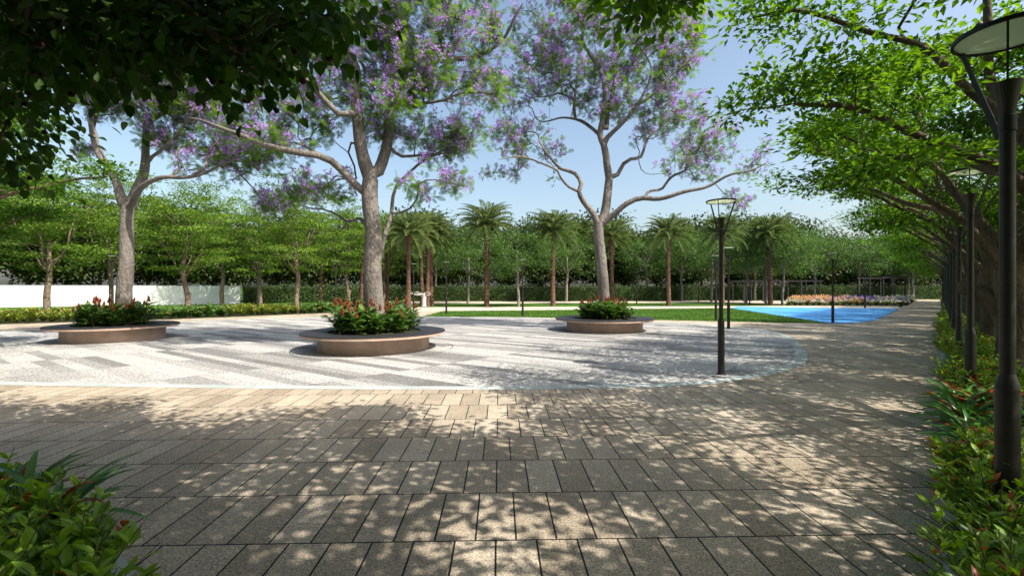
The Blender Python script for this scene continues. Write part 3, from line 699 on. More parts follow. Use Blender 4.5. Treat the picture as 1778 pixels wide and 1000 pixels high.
# ------------------------------------------------------------------ broad leaved trees along the path
def leafy(tr,g,rng,k,cr,flat,l0,l1,off,tb0=.5,templ=LEAF4,droop=.0,mat=0,smooth=False,nr=.38):
    tips=np.array([tr.p[t] for t in tr.tips])-off; T=len(tips)
    o=rng.normal(0,1,(T*k,3))*np.array([cr,cr,cr*flat]); pos=np.repeat(tips,k,0)+o
    D=o/cr+rng.normal(0,.6,o.shape); D[:,2]-=droop; Nn=np.tile([0,0,1.],(T*k,1))+rng.normal(0,nr,o.shape)
    tb=np.repeat(rng.normal(tb0,.15,T),k)+rng.normal(0,.2,T*k)
    scatter(g,*templ,pos,rotframes(D,Nn),rng.uniform(l0,l1,T*k),mat,np.clip(tb,0,1),smooth)
def path_tree(seed,n=350,kl=80,full=True,zlow=3.55,name="shade_tree"):
    tr=Tree(seed); rng=tr.rng
    tr.limb([(0,0,-.05),(.03,.02,.6),(.02,-.03,1.2),(-.05,.0,1.8),(.02,.03,2.3)],.26,.22,.01,allow=False)
    L=[([( .02,.03,2.25),(-.4,.15,3.1),(-.9,.3,4.0),(-1.2,.5,5.2),(-1.3,.4,6.6)],.11,.035),
       ([(0,0,2.2),(.5,-.2,3.0),(1.0,-.4,4.0),(1.7,-.6,5.2),(2.0,-.9,6.4)],.12,.04),
       ([(-.05,0,2.0),(-.8,-.5,2.9),(-1.7,-.9,3.7),(-2.6,-1.3,4.2),(-3.4,-1.6,4.5)],.085,.025),
       ([(-.3,.1,3.0),(-1.3,1.0,3.7),(-2.2,1.6,4.2),(-3.2,2.0,4.7)],.07,.025),
       ([(.1,0,2.5),(.4,1.0,3.6),(.6,2.2,4.5),(.8,3.6,5.0)],.10,.025),
       ([(.1,0,2.4),(.3,-1.1,3.5),(.2,-2.4,4.4),(.1,-3.8,4.9)],.10,.025),
       ([(.6,-.2,3.1),(1.8,.3,3.8),(3.1,.7,4.3),(4.3,.8,4.6)],.09,.025),
       ([(-.8,.2,3.9),(-1.8,-.3,5.0),(-3.0,-.8,5.8),(-4.1,-1.0,6.2)],.07,.02)]
    for l,a,b in L: tr.limb(l,a,b,.06)
    # crown: layered dome of leafy clumps
    att=[]; cen=[]
    for l,a,b in L:
        for q in (l[-1],l[-2]):
            c=np.array(q)+[0,0,.15]; cen.append(c); att+=list(c+rng.normal(0,1,(6,3))*[.45,.45,.15])
    while len(att)<n:
        r=4.15*rng.rand()**.5; a=rng.uniform(0,6.283); x,y=r*math.cos(a),r*math.sin(a)
        top=7.5-2.5*(r/4.3)**2; bot=zlow+.9*(1-r/4.3)*1.2+.35*math.sin(a*3+seed)
        z=rng.uniform(bot,top) if rng.rand()<.35 else (bot+abs(rng.normal(0,.45)) if rng.rand()<.5 else top-abs(rng.normal(0,.6)))
        z=round(z/.7)*.7+rng.normal(0,.1); c=np.array([.5+x*(.97+.10*math.sin(3*a+seed)),y*(1+.12*math.cos(4*a)),z])
        if c[2]<4.7 and min(math.hypot(c[0]+.7,c[1]-1.6),math.hypot(c[0]+.7,c[1]+3.5))<1.2: continue
        if any(np.linalg.norm((c-q)*[1,1,1.6])<1.3 for q in cen) and rng.rand()<.96: continue
        cen.append(c); k=rng.randint(7,13); att+=list(c+rng.normal(0,1,(k,3))*[.38,.38,.13])
    att=np.array([q for q in att if not (abs(q[0]+1.0)<.95 and q[2]<4.5)])      # pruned clear of the lamp heads
    tr.reach(att,.35,.1,.28); tr.radii(.0075,.46,.12)
    root=empty(name,(0,0,0)); g=Geo(); tr.mesh(g,0,14,rough=.06)
    tube(g,spline([(0,0,-.1),(0,0,.15),(.02,.01,.5)],.12),[.40,.36,.33,.28,.26][:len(spline([(0,0,-.1),(0,0,.15),(.02,.01,.5)],.12))],14,cap=False)
    g.obj("trunk",M['bark_r'],root)
    # sawn-off stub pointing to the path
    g=Geo(); c=spline([(0,0,1.15),(-.22,.12,1.5),(-.48,.30,1.72),(-.66,.42,1.78)],.08); tube(g,c,np.linspace(.19,.135,len(c))*(1+.06*np.sin(np.arange(len(c))*2.1)),14,rough=.07,rng=rng); g.obj("branch_stub",M['bark_r'],root)
    g=Geo(); leafy(tr,g,rng,kl,.30,.20,.10,.165,np.zeros(3),tb0=.42,nr=.30); g.obj("crown",M['row_leaf'],root)
    tag(root,"x","tree"); return root,tr
RT,RTt=path_tree(31); RT2,_=path_tree(37)
k0=0
def rowlab(k): return f"broad leaved shade tree, {ordw[k]} of the row that lines the path behind the lamps"
for k in range(15):
    x,y=LN(8.1+5.08*k,1.05); src=(RT,RT2)[k%2]; rz=math.atan2(PD[1],PD[0])-math.pi/2+(0 if k%2==0 else .25)
    if k==0: x,y=LN(8.4,1.5); src.scale=(.86,.86,.95)
    if k<2: src.location=(x,y,0); src.rotation_euler=(0,0,rz); src["label"]=rowlab(k); src["group"]="shade trees in a row along the path"
    else: dup(src,(x,y,0),rz,(random.Random(k).uniform(.84,.95),random.Random(k).uniform(.84,.95),random.Random(k+50).uniform(.94,1.06)),rowlab(k),"shade trees in a row along the path")

# ------------------------------------------------------------------ overhead trees close to the camera (their crowns hang into the view and shade the paving)
def screen(p):
    if p[1]<.3: return None
    return 889+FPX*p[0]/p[1], 500-FPX*(p[2]-CAMH)/p[1]
def overhead_tree(seed,name,label,base,h0,rx,zr,n,kl,keep,extra,leaf,lmat,l0,l1,fruit=0,templ=LEAFH,cr=.3,flat=.6):
    tr=Tree(seed); rng=tr.rng; b=np.array([base[0],base[1],0.])
    tr.limb([b+[0,0,-.05],b+[.05,.03,1],b+[.0,.06,2.2],b+[.05,0,h0]],.30,.24,.02,allow=False)
    for a in np.arange(6)*1.047+rng.rand():
        d=np.array([math.cos(a),math.sin(a),0]); tr.limb([b+[.05,0,h0-.2],b+d*rx*.2+[0,0,h0+.9],b+d*rx*.38+[0,0,h0+1.7],b+d*rx*.5+[0,0,h0+2.3]],.13,.03,.06)
    att=[]; tries=0; cen=[]
    while len(att)<n and tries<20000:
        tries+=1; r=rx*rng.rand()**.5; a=rng.uniform(0,6.283); p=b+np.array([r*math.cos(a),r*math.sin(a),rng.uniform(zr[0],zr[1]-(zr[1]-zr[0])*.5*(r/rx)**2)])
        if not keep(p): continue
        if any(np.linalg.norm((p-q)*[1,1,1.1])<1.6 for q in cen) and rng.rand()<.985: continue
        cen.append(p)
        for w in p+rng.normal(0,1,(rng.randint(10,19),3))*[.43,.43,.22]:
            if keep(w): att.append(w)
    att=np.array(att+list(extra)); tr.reach(att,.3,.1,.28); tr.radii(.006,.46,.11)
    root=empty(name,tuple(b)); g=Geo(); tr.mesh(g,0,12,off=b); g.obj("trunk",M['bark_r'],root)
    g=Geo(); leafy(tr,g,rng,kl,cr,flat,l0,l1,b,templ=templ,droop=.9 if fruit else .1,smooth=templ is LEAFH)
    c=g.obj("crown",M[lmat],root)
    if fruit:
        tips=np.array([tr.p[t] for t in tr.tips])-b
        idx=[i for i in range(len(tips)) if (lambda s: s and s[0]>-50 and s[1]>-40)(screen(tips[i]+b))]
        rng.shuffle(idx)
        for i in idx[:fruit]:
            q=tips[i]+rng.normal(0,.14,3)+np.array([0,0,-.30]); gg=Geo(); r=rng.uniform(.022,.029)
            prof=[(r*math.sin(t),-r*math.cos(t)) for t in np.linspace(0.01,math.pi-.01,10)]; lathe(gg,prof,14,c=q)
            tube(gg,[q+[0,0,r*.9],q+[.01,0,.08],q+[.02,0,.16]],[.0025,.002,.002],4); gg.obj("fruit",M['fruit'],root)
    tag(root,label,"tree"); return root
def keepA(p):
    s=screen(p)
    if s is None: return True
    u,v=s; m=FPX*.45/p[1]; v=v+m*.6; u=u+m
    if np.linalg.norm(p-np.array([0,0,CAMH]))<2.0: return False
    lim=np.interp(u,[-400,0,60,150,250,420,520,580,620,700],[190,120,110,95,95,90,60,30,-60,-120])
    return v<lim
rngA=np.random.RandomState(8)
exA=[]
for _ in range(46): exA.append(P(rngA.uniform(-80,480),rngA.uniform(-60,60),rngA.uniform(3.2,4.6)))
for (u,v,Z,n_,su,sv) in ((60,30,3.8,14,60,45),(200,35,3.7,14,60,35),(330,40,3.9,12,60,35),(440,75,4.2,9,50,28),(500,40,4.0,5,30,30),(565,20,3.6,7,24,24),(235,110,4.1,4,40,14),(425,125,4.3,5,36,14),(40,120,4.6,10,50,30),(110,90,4.2,6,45,25),(15,190,4.8,8,35,35),(0,260,5.2,5,25,25)):
    for _ in range(n_): exA.append(P(u+rngA.normal(0,su*.55),v+rngA.normal(0,sv*.55),Z+rngA.normal(0,.35)))
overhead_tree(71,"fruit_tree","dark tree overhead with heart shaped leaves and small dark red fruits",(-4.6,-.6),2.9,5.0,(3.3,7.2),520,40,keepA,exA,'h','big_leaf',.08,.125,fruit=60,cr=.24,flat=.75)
def keepB(p):
    s=screen(p)
    if s is None: return p[1]<-.2 or p[2]>4.2
    u,v=s; m=FPX*1.05/p[1]; lim=np.interp(u-m*.5,[300,600,1200,1350,1500,2400],[-20,-20,-20,0,60,60]); return v+m<lim
exB=[P(1130+rngA.normal(0,35),-14+rngA.normal(0,7),4.3+rngA.normal(0,.12)) for _ in range(7)]+[P(1120,2,4.3),P(1180,-4,4.3)]
overhead_tree(72,"shade_tree","tree above the camera whose leafy twig hangs into the sky between the purple trees",(2.6,-2.3),3.4,5.2,(4.3,8.6),520,84,keepB,exB,'h','row_leaf',.09,.125,cr=.20,flat=.5,templ=leaf_template(.30,.10,.10,3))
# more shading row trees behind the camera on the same line
def row_behind(k,x,y,seed):
    overhead_tree(seed,"shade_tree","x",(x,y),3.2,5.0,(3.6,8.4),300,46,keepB,[],'h','row_leaf',.10,.17,cr=.34,flat=.3,templ=LEAF4)["label"]="shade tree standing behind the viewpoint, shading the paving"
x,y=LN(.7,1.25); overhead_tree(73,"shade_tree","broad leaved shade tree beside the viewpoint, boughs over the path",(x,y),3.2,3.7,(3.6,7.4),280,95,keepB,[],'h','row_leaf',.10,.17,cr=.34,flat=.3,templ=LEAF4)
x,y=LN(-8,1.0); overhead_tree(74,"shade_tree","broad leaved shade tree behind the viewpoint beside the path bed",(x,y),3.2,5.0,(3.6,8.4),280,46,keepB,[],'h','row_leaf',.10,.17,cr=.34,flat=.3,templ=LEAF4)

# darker broad leaved tree at the far side of the plaza (crown reaches in over the wall)
dup(RT2,(-14.3,10.2,0),2.2,(1.0,1.0,.98),"broad leaved tree leaning in over the planter by the white wall, trunk out of sight","")["group"]="broad leaved trees"

# ------------------------------------------------------------------ mid distance trees
def mid_tree(seed,name,h,r,z0,n,kl,cr,flat,l0,l1,leaf,bark,lean=0,knob=False,tr0=.11,layer=.55,top=1.0):
    tr=Tree(seed); rng=tr.rng
    tr.limb([(0,0,-.05),(.05+lean*.2,0,z0*.35),(lean*.6,.05,z0*.7),(lean,.05,z0*1.05),(lean*1.1,.0,z0*1.6)],tr0,tr0*.6,.03,allow=lambda p:p[2]>z0*.8)
    for a in np.arange(5)*1.257+rng.rand():
        tr.limb([(lean,.05,z0*rng.uniform(.85,1.1)),(lean+r*.25*math.cos(a),r*.25*math.sin(a),z0*1.35),(lean+r*.5*math.cos(a),r*.5*math.sin(a),z0+(h-z0)*.45)],tr0*.32,tr0*.12,.05)
    att=[]; cen=[]
    while len(att)<n:
        q=rng.uniform(-1,1,3)
        if np.linalg.norm(q)>1: continue
        if np.linalg.norm(q)<.45 and rng.rand()<.6: continue
        z=z0*.85+(q[2]*.5+.5)*(h-z0*.85)*top; k=1+.22*math.sin(3*math.atan2(q[1],q[0])+seed+q[2]*3)
        if layer: z=round(z/layer)*layer+rng.normal(0,.08)
        c=np.array([lean+q[0]*r*k,q[1]*r*k,z])
        if any(np.linalg.norm((c-w)*[1,1,1.4])<r*.22 for w in cen) and rng.rand()<.92: continue
        cen.append(c); att+=list(c+rng.normal(0,1,(rng.randint(2,5),3))*np.array([r*.10,r*.10,r*(.03 if layer else .07)]))
    tr.reach(np.array(att),.3,.2,.35); tr.radii(.007,.44,.06)
    root=empty(name,(0,0,0)); g=Geo(); tr.mesh(g,0,9)
    if knob: tube(g,spline([(.02,0,.9),(.13,-.02,1.15),(.20,-.02,1.34)],.1),[.09,.085,.075,.07,.06][:len(spline([(.02,0,.9),(.13,-.02,1.15),(.20,-.02,1.34)],.1))],8)
    g.obj("trunk",M[bark],root); g=Geo(); leafy(tr,g,rng,kl,cr,flat,l0,l1,np.zeros(3)); g.obj("crown",M[leaf],root)
    tag(root,"x","tree"); return root
LT=[mid_tree(91,"garden_tree",8.8,2.9,2.7,230,60,.30,.22,.10,.19,'light_leaf','bark_l',.15,True,.18),
    mid_tree(92,"garden_tree",8.2,2.7,2.5,230,60,.30,.22,.10,.19,'light_leaf','bark_l',-.25,True,.16)]
lt=[(80,547,0,1.12,"bright green layered tree nearest the left end of the white wall, knobby trunk"),
    (325,549.5,1,1.05,"bright green layered tree in front of the white wall where a shadow falls on it"),
    (516,543.5,0,.95,"bright green tree with a pale leaning trunk where the low hedge turns to broad leaves"),
    (452,530,1,1.15,"bright green tree behind the thin lamp at the end of the white wall"),
    (605,535,1,1.05,"bright green tree close behind the middle flowering tree"),
    (668,528,0,.95,"bright green tree between the thick trunk and the pair of palms"),
    (-60,548,1,1.1,"bright green tree at the frame edge before the white wall"),
    (195,541,0,1.05,"bright green tree behind the trunk of the tree by the white wall"),
    (385,530,0,1.25,"tall bright green tree behind the end of the white wall")]
lt[0]=(80,547,0,1.12,"bright green layered tree with knobby trunk beside the planter by the wall")
us=[0,0]
for (u,v,i,sc,lab) in lt:
    x,y=G(u,v)
    if us[i]==0: o=LT[i]; us[i]=1; o.location=(x,y,0); o.scale=(sc,)*3; o["label"]=lab
    else:
        rr=random.Random(int(u)); o=dup(LT[i],(x,y,0),rr.uniform(0,6),(sc*rr.uniform(.9,1.1),sc*rr.uniform(.9,1.1),sc*rr.uniform(1.0,1.24)),lab)
    o["group"]="bright green garden trees"
MT=[mid_tree(95,"slender_tree",7.8,3.3,3.0,160,40,.36,.45,.13,.25,'mid_leaf','bark_p',.1,False,.15,0),
    mid_tree(96,"slender_tree",7.4,3.4,3.2,160,40,.36,.45,.13,.25,'mid_leaf','bark_p',-.1,False,.14,0)]
mts=[(812,527,1,"left of the first single palm"),(900,532.4,.9,"between the lamp and the second single palm"),(983,524,1.1,"just past the second single palm"),
     (1123,522,1.15,"behind the farthest flowering tree's planter"),(1184,522.5,1.1,"beside the palm standing clear"),(1235,524,1.1,"behind the tallest clear lamp"),
     (1295,526.7,1.0,"in front of the long pergola, nearer the lamp"),(1311,522,1.1,"behind the long pergola"),(1330,527,1.05,"touching the last palm"),
     (1359,528.5,1.0,"at the start of the flower bed"),(1415,522,1.15,"rising behind the white blossoms"),(1490,522,1.15,"rising behind the violet blossoms"),
     (1549,519,1.2,"between the posts of the small pergola"),(1577,519.5,1.1,"at the path side of the small pergola"),(1585,520,1.1,"closest to the path end"),(757,523,1.05,"behind the pair of palms")]
us=[0,0]
for j,(u,v,sc,lab) in enumerate(mts):
    i=j%2; x,y=G(u,v); sc*=1.1; lab="slender pale trunked tree "+lab
    if us[i]==0: o=MT[i]; us[i]=1; o.location=(x,y,0); o.scale=(sc,)*3; o["label"]=lab
    else: o=dup(MT[i],(x,y,0),random.Random(j).uniform(0,6),sc,lab)
    o["group"]="slender pale trunked trees before the hedge"
BT=[mid_tree(101,"forest_tree",10.2,4.3,2.3,150,42,.62,.6,.30,.55,'dark_leaf','bark_r',.2,False,.2,0),
    mid_tree(102,"forest_tree",9.6,4.2,2.2,150,42,.62,.6,.30,.55,'dark_leaf','bark_r',-.2,False,.2,0)]
bts=[]
rb=random.Random(4)
for k in range(22):      # behind the white wall and hedge
    t=k/21; x=-78+t*66; y=36+t*33+rb.uniform(-1.5,1.5); bts.append((x,y,rb.uniform(1.0,1.25),"wall"))
for k in range(24): bts.append((-14+k*4.6+rb.uniform(-1,1),67+k*.75+rb.uniform(-2,2),rb.uniform(1.0,1.36),"hedge"))
for k in range(12): bts.append((-60+k*13+rb.uniform(-2,2),78+rb.uniform(-2,4)+max(0,k-5)*3,rb.uniform(1.0,1.2),"back"))
for (a,n_) in ((22,9),(29,13),(37,10),(45,14),(53,9),(61,12),(69,9),(77,13)):
    x,y=LN(a,n_); bts.append((x,y,rb.uniform(.85,1.0),"side"))
us=[0,0]
for j,(x,y,sc,w) in enumerate(bts):
    i=j%2; lab={"wall":"dark dense tree in the wood rising behind the white wall","hedge":"dark dense tree in the belt behind the clipped hedge","back":"dark tree farthest back in the wood","side":"dark dense tree in the belt beyond the row of shade trees"}[w]
    if us[i]==0: o=BT[i]; us[i]=1; o.location=(x,y,0); o.scale=(sc,)*3; o["label"]=lab
    else: o=dup(BT[i],(x,y,0),rb.uniform(0,6.28),sc,lab)
    o["group"]={"wall":"dark trees behind the white wall","hedge":"dark trees behind the hedge","back":"farthest dark trees","side":"dark trees beyond the path row"}[w]

for (x,y,sc) in ((-15,-7,1.5),(-7.5,-9,1.6),(.5,-10,1.5),(-19,1.5,1.35)):  # trees added out of view to block low sky light from the paving
    dup(BT[0],(x,y,0),x,sc,"added dark dense tree, unseen behind the viewpoint, screening off low skylight","added unseen trees screening off low skylight")
# ------------------------------------------------------------------ palms
def make_palm(seed,H=7.3):
    rng=np.random.RandomState(seed); root=empty("date_palm",(0,0,0)); g=Geo()
    prof=[]; z=0
    while z<H-.35:
        r=.185+.07*math.exp(-z*1.5)+.02*math.sin(z*1.3); prof+=[(r,z),(r+.035,z+.07),(r-.005,z+.13)]; z+=.14
    prof+=[(.22,H-.45),(.34,H-.1),(.36,H+.15),(.2,H+.45)]
    lathe(g,[(r,z-.02) for r,z in prof],14,smooth=False)
    for _ in range(500):   # cut frond bases
        zz=rng.uniform(.1,H+.1); a=rng.uniform(0,6.28); r=.19 if zz<H-.5 else .32; d=np.array([math.cos(a),math.sin(a),0]); c=d*r+np.array([0,0,zz])
        s=np.array([-d[1],d[0],0])*.06; g.add([c-s,c+s,c+d*.07+[0,0,.11]],[(0,1,2)])
    g.obj("trunk",M['palm_trunk'],root); g=Geo(); n=72
    for i in range(n):
        a=i*2.39996+rng.uniform(-.1,.1); el=math.radians(np.interp(i/n,[0,.3,.65,1],[84,62,28,-22])+rng.uniform(-8,8)); L=rng.uniform(2.7,3.4)*(1 if i/n>.15 else .85)
        d=np.array([math.cos(a),math.sin(a),0]); pts=[]; p=np.array([0,0,H+.2])+d*.12; e=el; m=12
        tw=rng.uniform(-.3,.3)
        for j in range(m+1):
            pts.append(p.copy()); p=p+(d*math.cos(e)+np.array([0,0,math.sin(e)]))*L/m; e-=math.radians(3.4+3.6*j/m*1.6)
        pts=np.array(pts); tube(g,pts,np.linspace(.028,.006,m+1),3,tint=.8,cap=False)
        T=np.gradient(pts,axis=0); T/=np.linalg.norm(T,axis=1,keepdims=True); s=np.cross(T,[0,0,1.]); s/=np.linalg.norm(s,axis=1,keepdims=True)+1e-9; up=np.cross(s,T)
        k=34; t=np.linspace(.12,.99,k)*m; i0=np.minimum(t.astype(int),m-1); f=(t-i0)[:,None]; pos=pts[i0]*(1-f)+pts[i0+1]*f
        tn=rng.normal(.5,.14)
        for sg in (-1,1):
            D=T[i0]*.75+sg*s[i0]*.8+up[i0]*.28+rng.normal(0,.08,(k,3)); ll=.42*np.sin(np.pi*np.clip(t/m*.85+.12,0,1))+.08
            sc=np.c_[ll,np.full(k,.10),ll]; scatter(g,LEAF4[0],LEAF4[1],pos,rotframes(D,up[i0]+rng.normal(0,.2,(k,3))),sc,0,np.clip(tn+rng.normal(0,.13,k)-.15*(i/n)+.12,0,1))
    g.obj("fronds",M['palm_leaf'],root); tag(root,"x","palm tree"); return root
PM=[make_palm(201),make_palm(202,7.1)]
pal=[(845,532.2,0,1.0,"date palm standing alone in the lawn, first one past the pair"),
     (960,531.5,1,.97,"date palm standing alone straight ahead, second past the pair"),
     (1063,529.0,0,.93,"date palm directly behind the forked flowering tree"),
     (1161,530.7,1,.94,"date palm standing clear between the forked tree and the tall lamp"),
     (1254,531.0,0,.92,"date palm behind the tall clear lamp post"),
     (1338,528.5,1,1.0,"date palm by the blue court in front of the long pergola, last of the row"),
     (709,539,1,.80,"date palm nearest the camera beside the pink pedestal, pale band on trunk"),
     (742,532,0,.93,"date palm of the close pair with the outermost fronds"),
     (749,531.4,1,.90,"date palm of the close pair, half behind the other trunk"),
     (733,528,0,1.0,"date palm rising behind the pink pedestal"),
     (672,530,1,.8,"date palm half hidden by bright green leaves, beside the thick trunk"),
     (627,530.5,0,.75,"date palm trunk between the lamp and the thick trunk"),
     (556,532,1,.72,"date palm trunk standing among the bright green trees")]
us=[0,0]
for j,(u,v,i,sc,lab) in enumerate(pal):
    x,y=G(u,v)
    if us[i]==0: o=PM[i]; us[i]=1; o.location=(x,y,0); o.scale=(sc,)*3; o["label"]=lab
    else:
        rr=random.Random(j); o=dup(PM[i],(x,y,0),rr.uniform(0,6),(sc*rr.uniform(.9,1.08),)*2+(sc,),lab); o.rotation_euler[0]=rr.uniform(-.03,.03); o.rotation_euler[1]=rr.uniform(-.03,.03)
    o["group"]="date palms around the lawn"

# ------------------------------------------------------------------ pergolas, pedestal
def pergola(cx,cy,L,D,H,rz,label,npost):
    root=empty("pergola",(cx,cy,0),rz)
    for i in range(npost):
        for s in (-1,1):
            g=Geo(); box(g,(-L/2+.3+(L-.6)*i/(npost-1),s*(D/2-.2),H/2-.1),(.13,.13,H-.18)); g.obj("post",M['pergola'],root)
    for s in (-1,1):
        g=Geo(); box(g,(0,s*(D/2-.2),H-.10),(L,.08,.13)); g.obj("beam",M['pergola'],root)
    n=int(L/.42)
    for i in range(n):
        g=Geo(); box(g,(-L/2+.1+(L-.2)*i/(n-1),0,H+.045),(.05,D+.4,.08)); g.obj("rafter",M['pergola'],root)
    tag(root,label,"pergola"); return root
pergola(34.2,59,10.6,3.0,2.72,.05,"long low dark pergola behind the last palm and the court",5)
pergola(46.3,57,4.8,3.2,3.1,.35,"small dark pergola behind the violet flowers next to the path",3)
px,py=G(736,532.5)
g=Geo(); lathe(g,[(.22,0),(.24,.03),(.24,.1),(.215,.14),(.205,.82),(.235,.88),(.235,.95),(0,.96)],20,smooth=False); o=g.obj("pedestal",M['pedestal'],None,(px,py,0)); tag(o,"short pinkish column between the palm trunks","pedestal")
tr=Tree(301); tr.limb([(0,0,0),(.05,0,.15),(.0,0,.3)],.05,.035,.01)
rg=np.random.RandomState(3); att=np.c_[rg.uniform(-1.7,.8,60),rg.uniform(-.5,.5,60),np.zeros(60)]; att[:,2]=.15+.35*np.abs(att[:,0]-(-.1))*.5+rg.uniform(-.15,.2,60)
tr.reach(att,.3,.2,.1); tr.radii(.012,.4,.05); g=Geo(); tr.mesh(g); o=g.obj("driftwood_branch",M['whitewood'],None,(px,py,.95)); tag(o,"bleached white driftwood branches spread on top of the pinkish column","sculpture")

# ------------------------------------------------------------------ shrubs
def shrub(seed,h,spread,nst,kl,l0,l1,leaf,redf,name="shrub",templ=LEAFN,redmat='red_leaf',rt=.82):
    rng=np.random.RandomState(seed); root=empty(name,(0,0,0)); gs=Geo(); g=Geo(); gr=Geo()
    for s in range(nst):
        a=rng.uniform(0,6.28); r=spread*rng.rand()**.5; tip=np.array([r*math.cos(a),r*math.sin(a),h*rng.uniform(.45,1.0)*(1-.25*r/spread)]); b=np.array([.12*r*math.cos(a),.12*r*math.sin(a),0])
        c=spline([b,b+(tip-b)*np.array([.3,.3,.5]),tip],.06); tube(gs,c,np.linspace(.006,.002,len(c)),4)
        k=kl; t=rng.rand(k)**.7; ii=(t*(len(c)-1)).astype(int); pos=c[ii]+rng.normal(0,.008,(k,3)); an=rng.uniform(0,6.28,k)
        D=np.c_[np.cos(an),np.sin(an),rng.uniform(-.1,.9,k)]+((tip-b)/np.linalg.norm(tip-b))*t[:,None]*.9; Nn=np.c_[-np.cos(an)*.3,-np.sin(an)*.3,np.ones(k)]+rng.normal(0,.25,(k,3))
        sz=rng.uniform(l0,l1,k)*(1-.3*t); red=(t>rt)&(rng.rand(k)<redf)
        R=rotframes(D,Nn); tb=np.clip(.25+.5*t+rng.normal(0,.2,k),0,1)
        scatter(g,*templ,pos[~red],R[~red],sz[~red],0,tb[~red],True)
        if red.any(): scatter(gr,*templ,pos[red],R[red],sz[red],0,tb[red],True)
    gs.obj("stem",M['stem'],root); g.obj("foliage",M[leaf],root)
    if gr.V: gr.obj("young_leaves",M[redmat],root)
    tag(root,"x","shrub"); return root
def strappy(seed,L,n,leaf='strap_leaf',redn=3):
    rng=np.random.RandomState(seed); root=empty("strap_leaved_plant",(0,0,0)); g=Geo(); gr=Geo()
    for i in range(n):
        a=rng.uniform(0,6.28); e=math.radians(rng.uniform(30,82)); l=L*rng.uniform(.6,1); d=np.array([math.cos(a),math.sin(a),0]); s=np.array([-d[1],d[0],0]); p=np.array([0,0,.03])+d*.02; V=[];m=8
        for j in range(m+1):
            t=j/m; w=.020*(math.sin(math.pi*min(.98,t*.85+.12)))+.002
            if j==m: w=.001
            V+= [p-s*w+[0,0,w*.5],p.copy(),p+s*w+[0,0,w*.5]]; p=p+(d*math.cos(e)+np.array([0,0,math.sin(e)]))*l/m; e-=math.radians(9)
        F=[]
        for j in range(m): q=j*3; F+=[(q,q+1,q+4,q+3),(q+1,q+2,q+5,q+4)]
        (gr if i<redn else g).add(V,F,0,rng.rand(),True)
    g.obj("foliage",M[leaf],root)
    if redn: gr.obj("young_leaves",M['red_leaf'],root)
    tag(root,"x","plant"); return root
SH=[shrub(401,.52,.32,30,14,.07,.125,'shrub_leaf',.07),shrub(402,.46,.34,32,13,.06,.11,'shrub_leaf',.05),shrub(403,.5,.26,24,13,.045,.085,'hedge_leaf',.12)]
SL=[shrub(405,.50,.32,24,11,.10,.165,'shrub_leaf',.09),shrub(406,.46,.34,26,10,.09,.15,'shrub_leaf',.06)]
ST=[strappy(411,.55,30),strappy(412,.48,26)]
protos={}
def place(src,loc,rz,sc,label,group):
    if src.name not in protos:
        protos[src.name]=1; src.location=loc; src.rotation_euler=(0,0,rz); src.scale=(sc,)*3; src["label"]=label; src["group"]=group; return src
    return dup(src,loc,rz,sc,label,group)
rs=random.Random(21); rows=0
a=1.9
while a<34:
    gapk=int(max(0,min(15,round((a-4.63)/5.08)))); near=ordw[gapk]
    zone=math.sin(a*1.05+.6)
    ns=[.24,.52,.85,1.25,1.7] if a<12 else [.30,.8]
    for n_ in ns:
        if abs(a-(4.63+5.08*gapk))<.12 and abs(n_-.36)<.1: continue
        strap=(7.3<a<9.2 and n_<.9) or (zone>.88 and n_<1)
        src=ST[rs.randrange(2)] if strap else SH[rs.randrange(3) if a>6 else rs.randrange(2)]
        x,y=LN(a+rs.uniform(-.08,.08),n_+rs.uniform(-.05,.05))
        lab=("strap leaved plant with red blades" if strap else ("yellow green small shrub" if src is SH[2] else "glossy red tipped shrub"))+f" by the path near the {near} lamp of the row"
        place(src,(x,y,.02),rs.uniform(0,6.28),rs.uniform(.9,1.15)*(1.1 if a<14 else 1.3),lab,("strap leaved plants" if strap else "shrubs")+" in the path side bed")
    a+=.30 if a<12 else (.45 if a<20 else .62)
while a<88:
    gapk=int(max(0,min(15,round((a-4.63)/5.08))))
    x,y=LN(a,.42+rs.uniform(-.05,.1)); place(SH[2],(x,y,.02),rs.uniform(0,6.28),1.5,f"yellow green small shrub by the path near the {ordw[gapk]} lamp of the row","shrubs in the path side bed"); a+=.95
# corner bed at the camera's other side
cb=[(-2.45,2.55),(-2.75,2.75),(-3.05,3.0),(-3.5,3.2),(-4.0,3.5),(-1.72,1.75),(-1.95,2.0),(-2.2,2.3),(-2.0,1.5),(-2.35,1.75),(-2.6,2.3),(-2.65,1.9),(-2.9,2.55),(-3.0,2.15),(-3.25,2.75),(-1.6,1.25),(-1.9,1.2),(-2.3,1.35),(-3.4,2.4),(-3.7,2.9),(-2.9,1.7),(-3.3,2.0)]
for j,(x,y) in enumerate(cb):
    place(SL[j%2],(x,y,.02),rs.uniform(0,6.28),rs.uniform(.95,1.25),"dark green shrub with red young leaves in the shaded corner bed close to the camera","shrubs in the shaded corner bed")
for j,(x,y) in enumerate([(-3.2,3.15),(-3.75,3.5),(-2.35,2.2)]):
    place(ST[j%2],(x,y,.02),rs.uniform(0,6.28),1.3 if j<2 else .8,["strap leaved plant with orange tips at the back of the shaded corner bed","tall strap leaved plant at the frame edge of the shaded corner bed","small strap leaved plant in the middle of the shaded corner bed"][j],"strap leaved plants in the shaded corner bed")
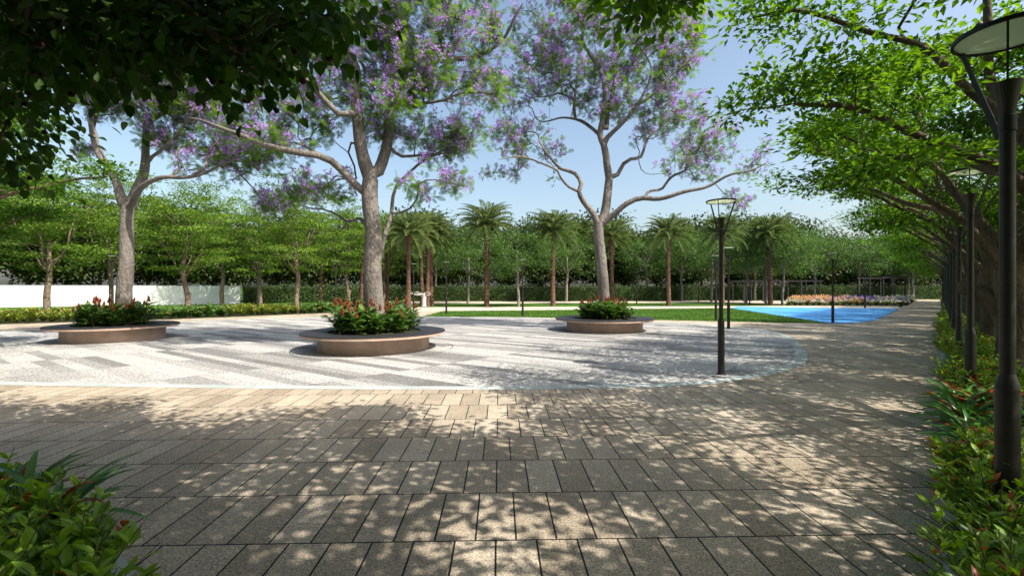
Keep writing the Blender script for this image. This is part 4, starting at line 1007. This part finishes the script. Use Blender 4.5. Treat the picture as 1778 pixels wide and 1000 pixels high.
# low shrubs along the far side of the plaza
FS=[shrub(421,.85,.55,26,12,.12,.20,'hedge_leaf',.04,name="low_shrub",templ=LEAF4,redmat='orange_fl'),shrub(422,.80,.5,22,11,.16,.28,'pl_leaf',.06,name="broad_leaved_plant",templ=LEAF4,redmat='orange_fl')]
line=[(-38,14.6),(-25.8,22.3),(-19.9,26.3),(-13.6,32.3),(-8.2,36.9)]
cum=[0]
for i in range(1,len(line)): cum.append(cum[-1]+math.dist(line[i],line[i-1]))
s_=0
while s_<cum[-1]:
    i=max(k for k in range(len(cum)) if cum[k]<=s_); i=min(i,len(line)-2); t=(s_-cum[i])/(cum[i+1]-cum[i]); bx=line[i][0]*(1-t)+line[i+1][0]*t; by=line[i][1]*(1-t)+line[i+1][1]*t
    u=889+FPX*bx/by
    for r_ in range(2):
        broad=(270<u<400) or u>520 or (r_==0 and 640<u)
        x=bx-.35*r_*1.7+rs.uniform(-.1,.1); y=by+.8*r_*1.1+rs.uniform(-.1,.1); src=FS[1] if broad else FS[0]
        if u<110: where="before the white wall where dark boughs hang over"
        elif u<270: where="behind the planter by the white wall"
        elif u<400: where="around the knobby tree before the white wall"
        elif u<520: where="before the end of the white wall"
        else: where="behind the middle planter"
        place(src,(x,y,.0),rs.uniform(0,6.28),rs.uniform(.85,1.15),("broad leaved low plant " if broad else "yellow green low shrub ")+where,("broad leaved plants " if broad else "low shrubs ")+where)
    s_+=.62
# colourful flower bed
FL=[shrub(431+i,.72,.5,26,12,.12,.19,'hedge_leaf',1.0,name="flowering_clump",templ=LEAF4,redmat=m,rt=.74) for i,m in enumerate(('white_fl','peach_fl','pink_fl','violet_fl'))]
names=['white','peach','pink','violet']
rng=np.random.RandomState(77); u=1370
for row,v in enumerate((530.0,527.6,525.4,523.6)):
    u=1368+row*6
    while u<1578+row*3:
        t=(u-1368)/210; r_=rng.rand()
        if row>=2: c=3 if (.35<t<.72 and rng.rand()<.75) else (1 if t<.5 else 0)
        elif row==0: c=[0,2,1,0][rng.randint(4)] if t>.05 else 0
        else: c=[1,1,2,0][rng.randint(4)] if t<.6 else [0,0,2,3][rng.randint(4)]
        x,y=G(u+rng.uniform(-2,2),v); h=rng.uniform(.9,1.15)*(1.0+.13*row)
        place(FL[c],(x,y,.02),rng.uniform(0,6.28),h,f"clump of {names[c]} blossoms in the long flower bed by the blue court",f"{names[c]} flower clumps by the court"); u+=.55*FPX/y*1.15
print("objects",len(bpy.data.objects),"tris",sum(len(m.polygons) for m in bpy.data.meshes))
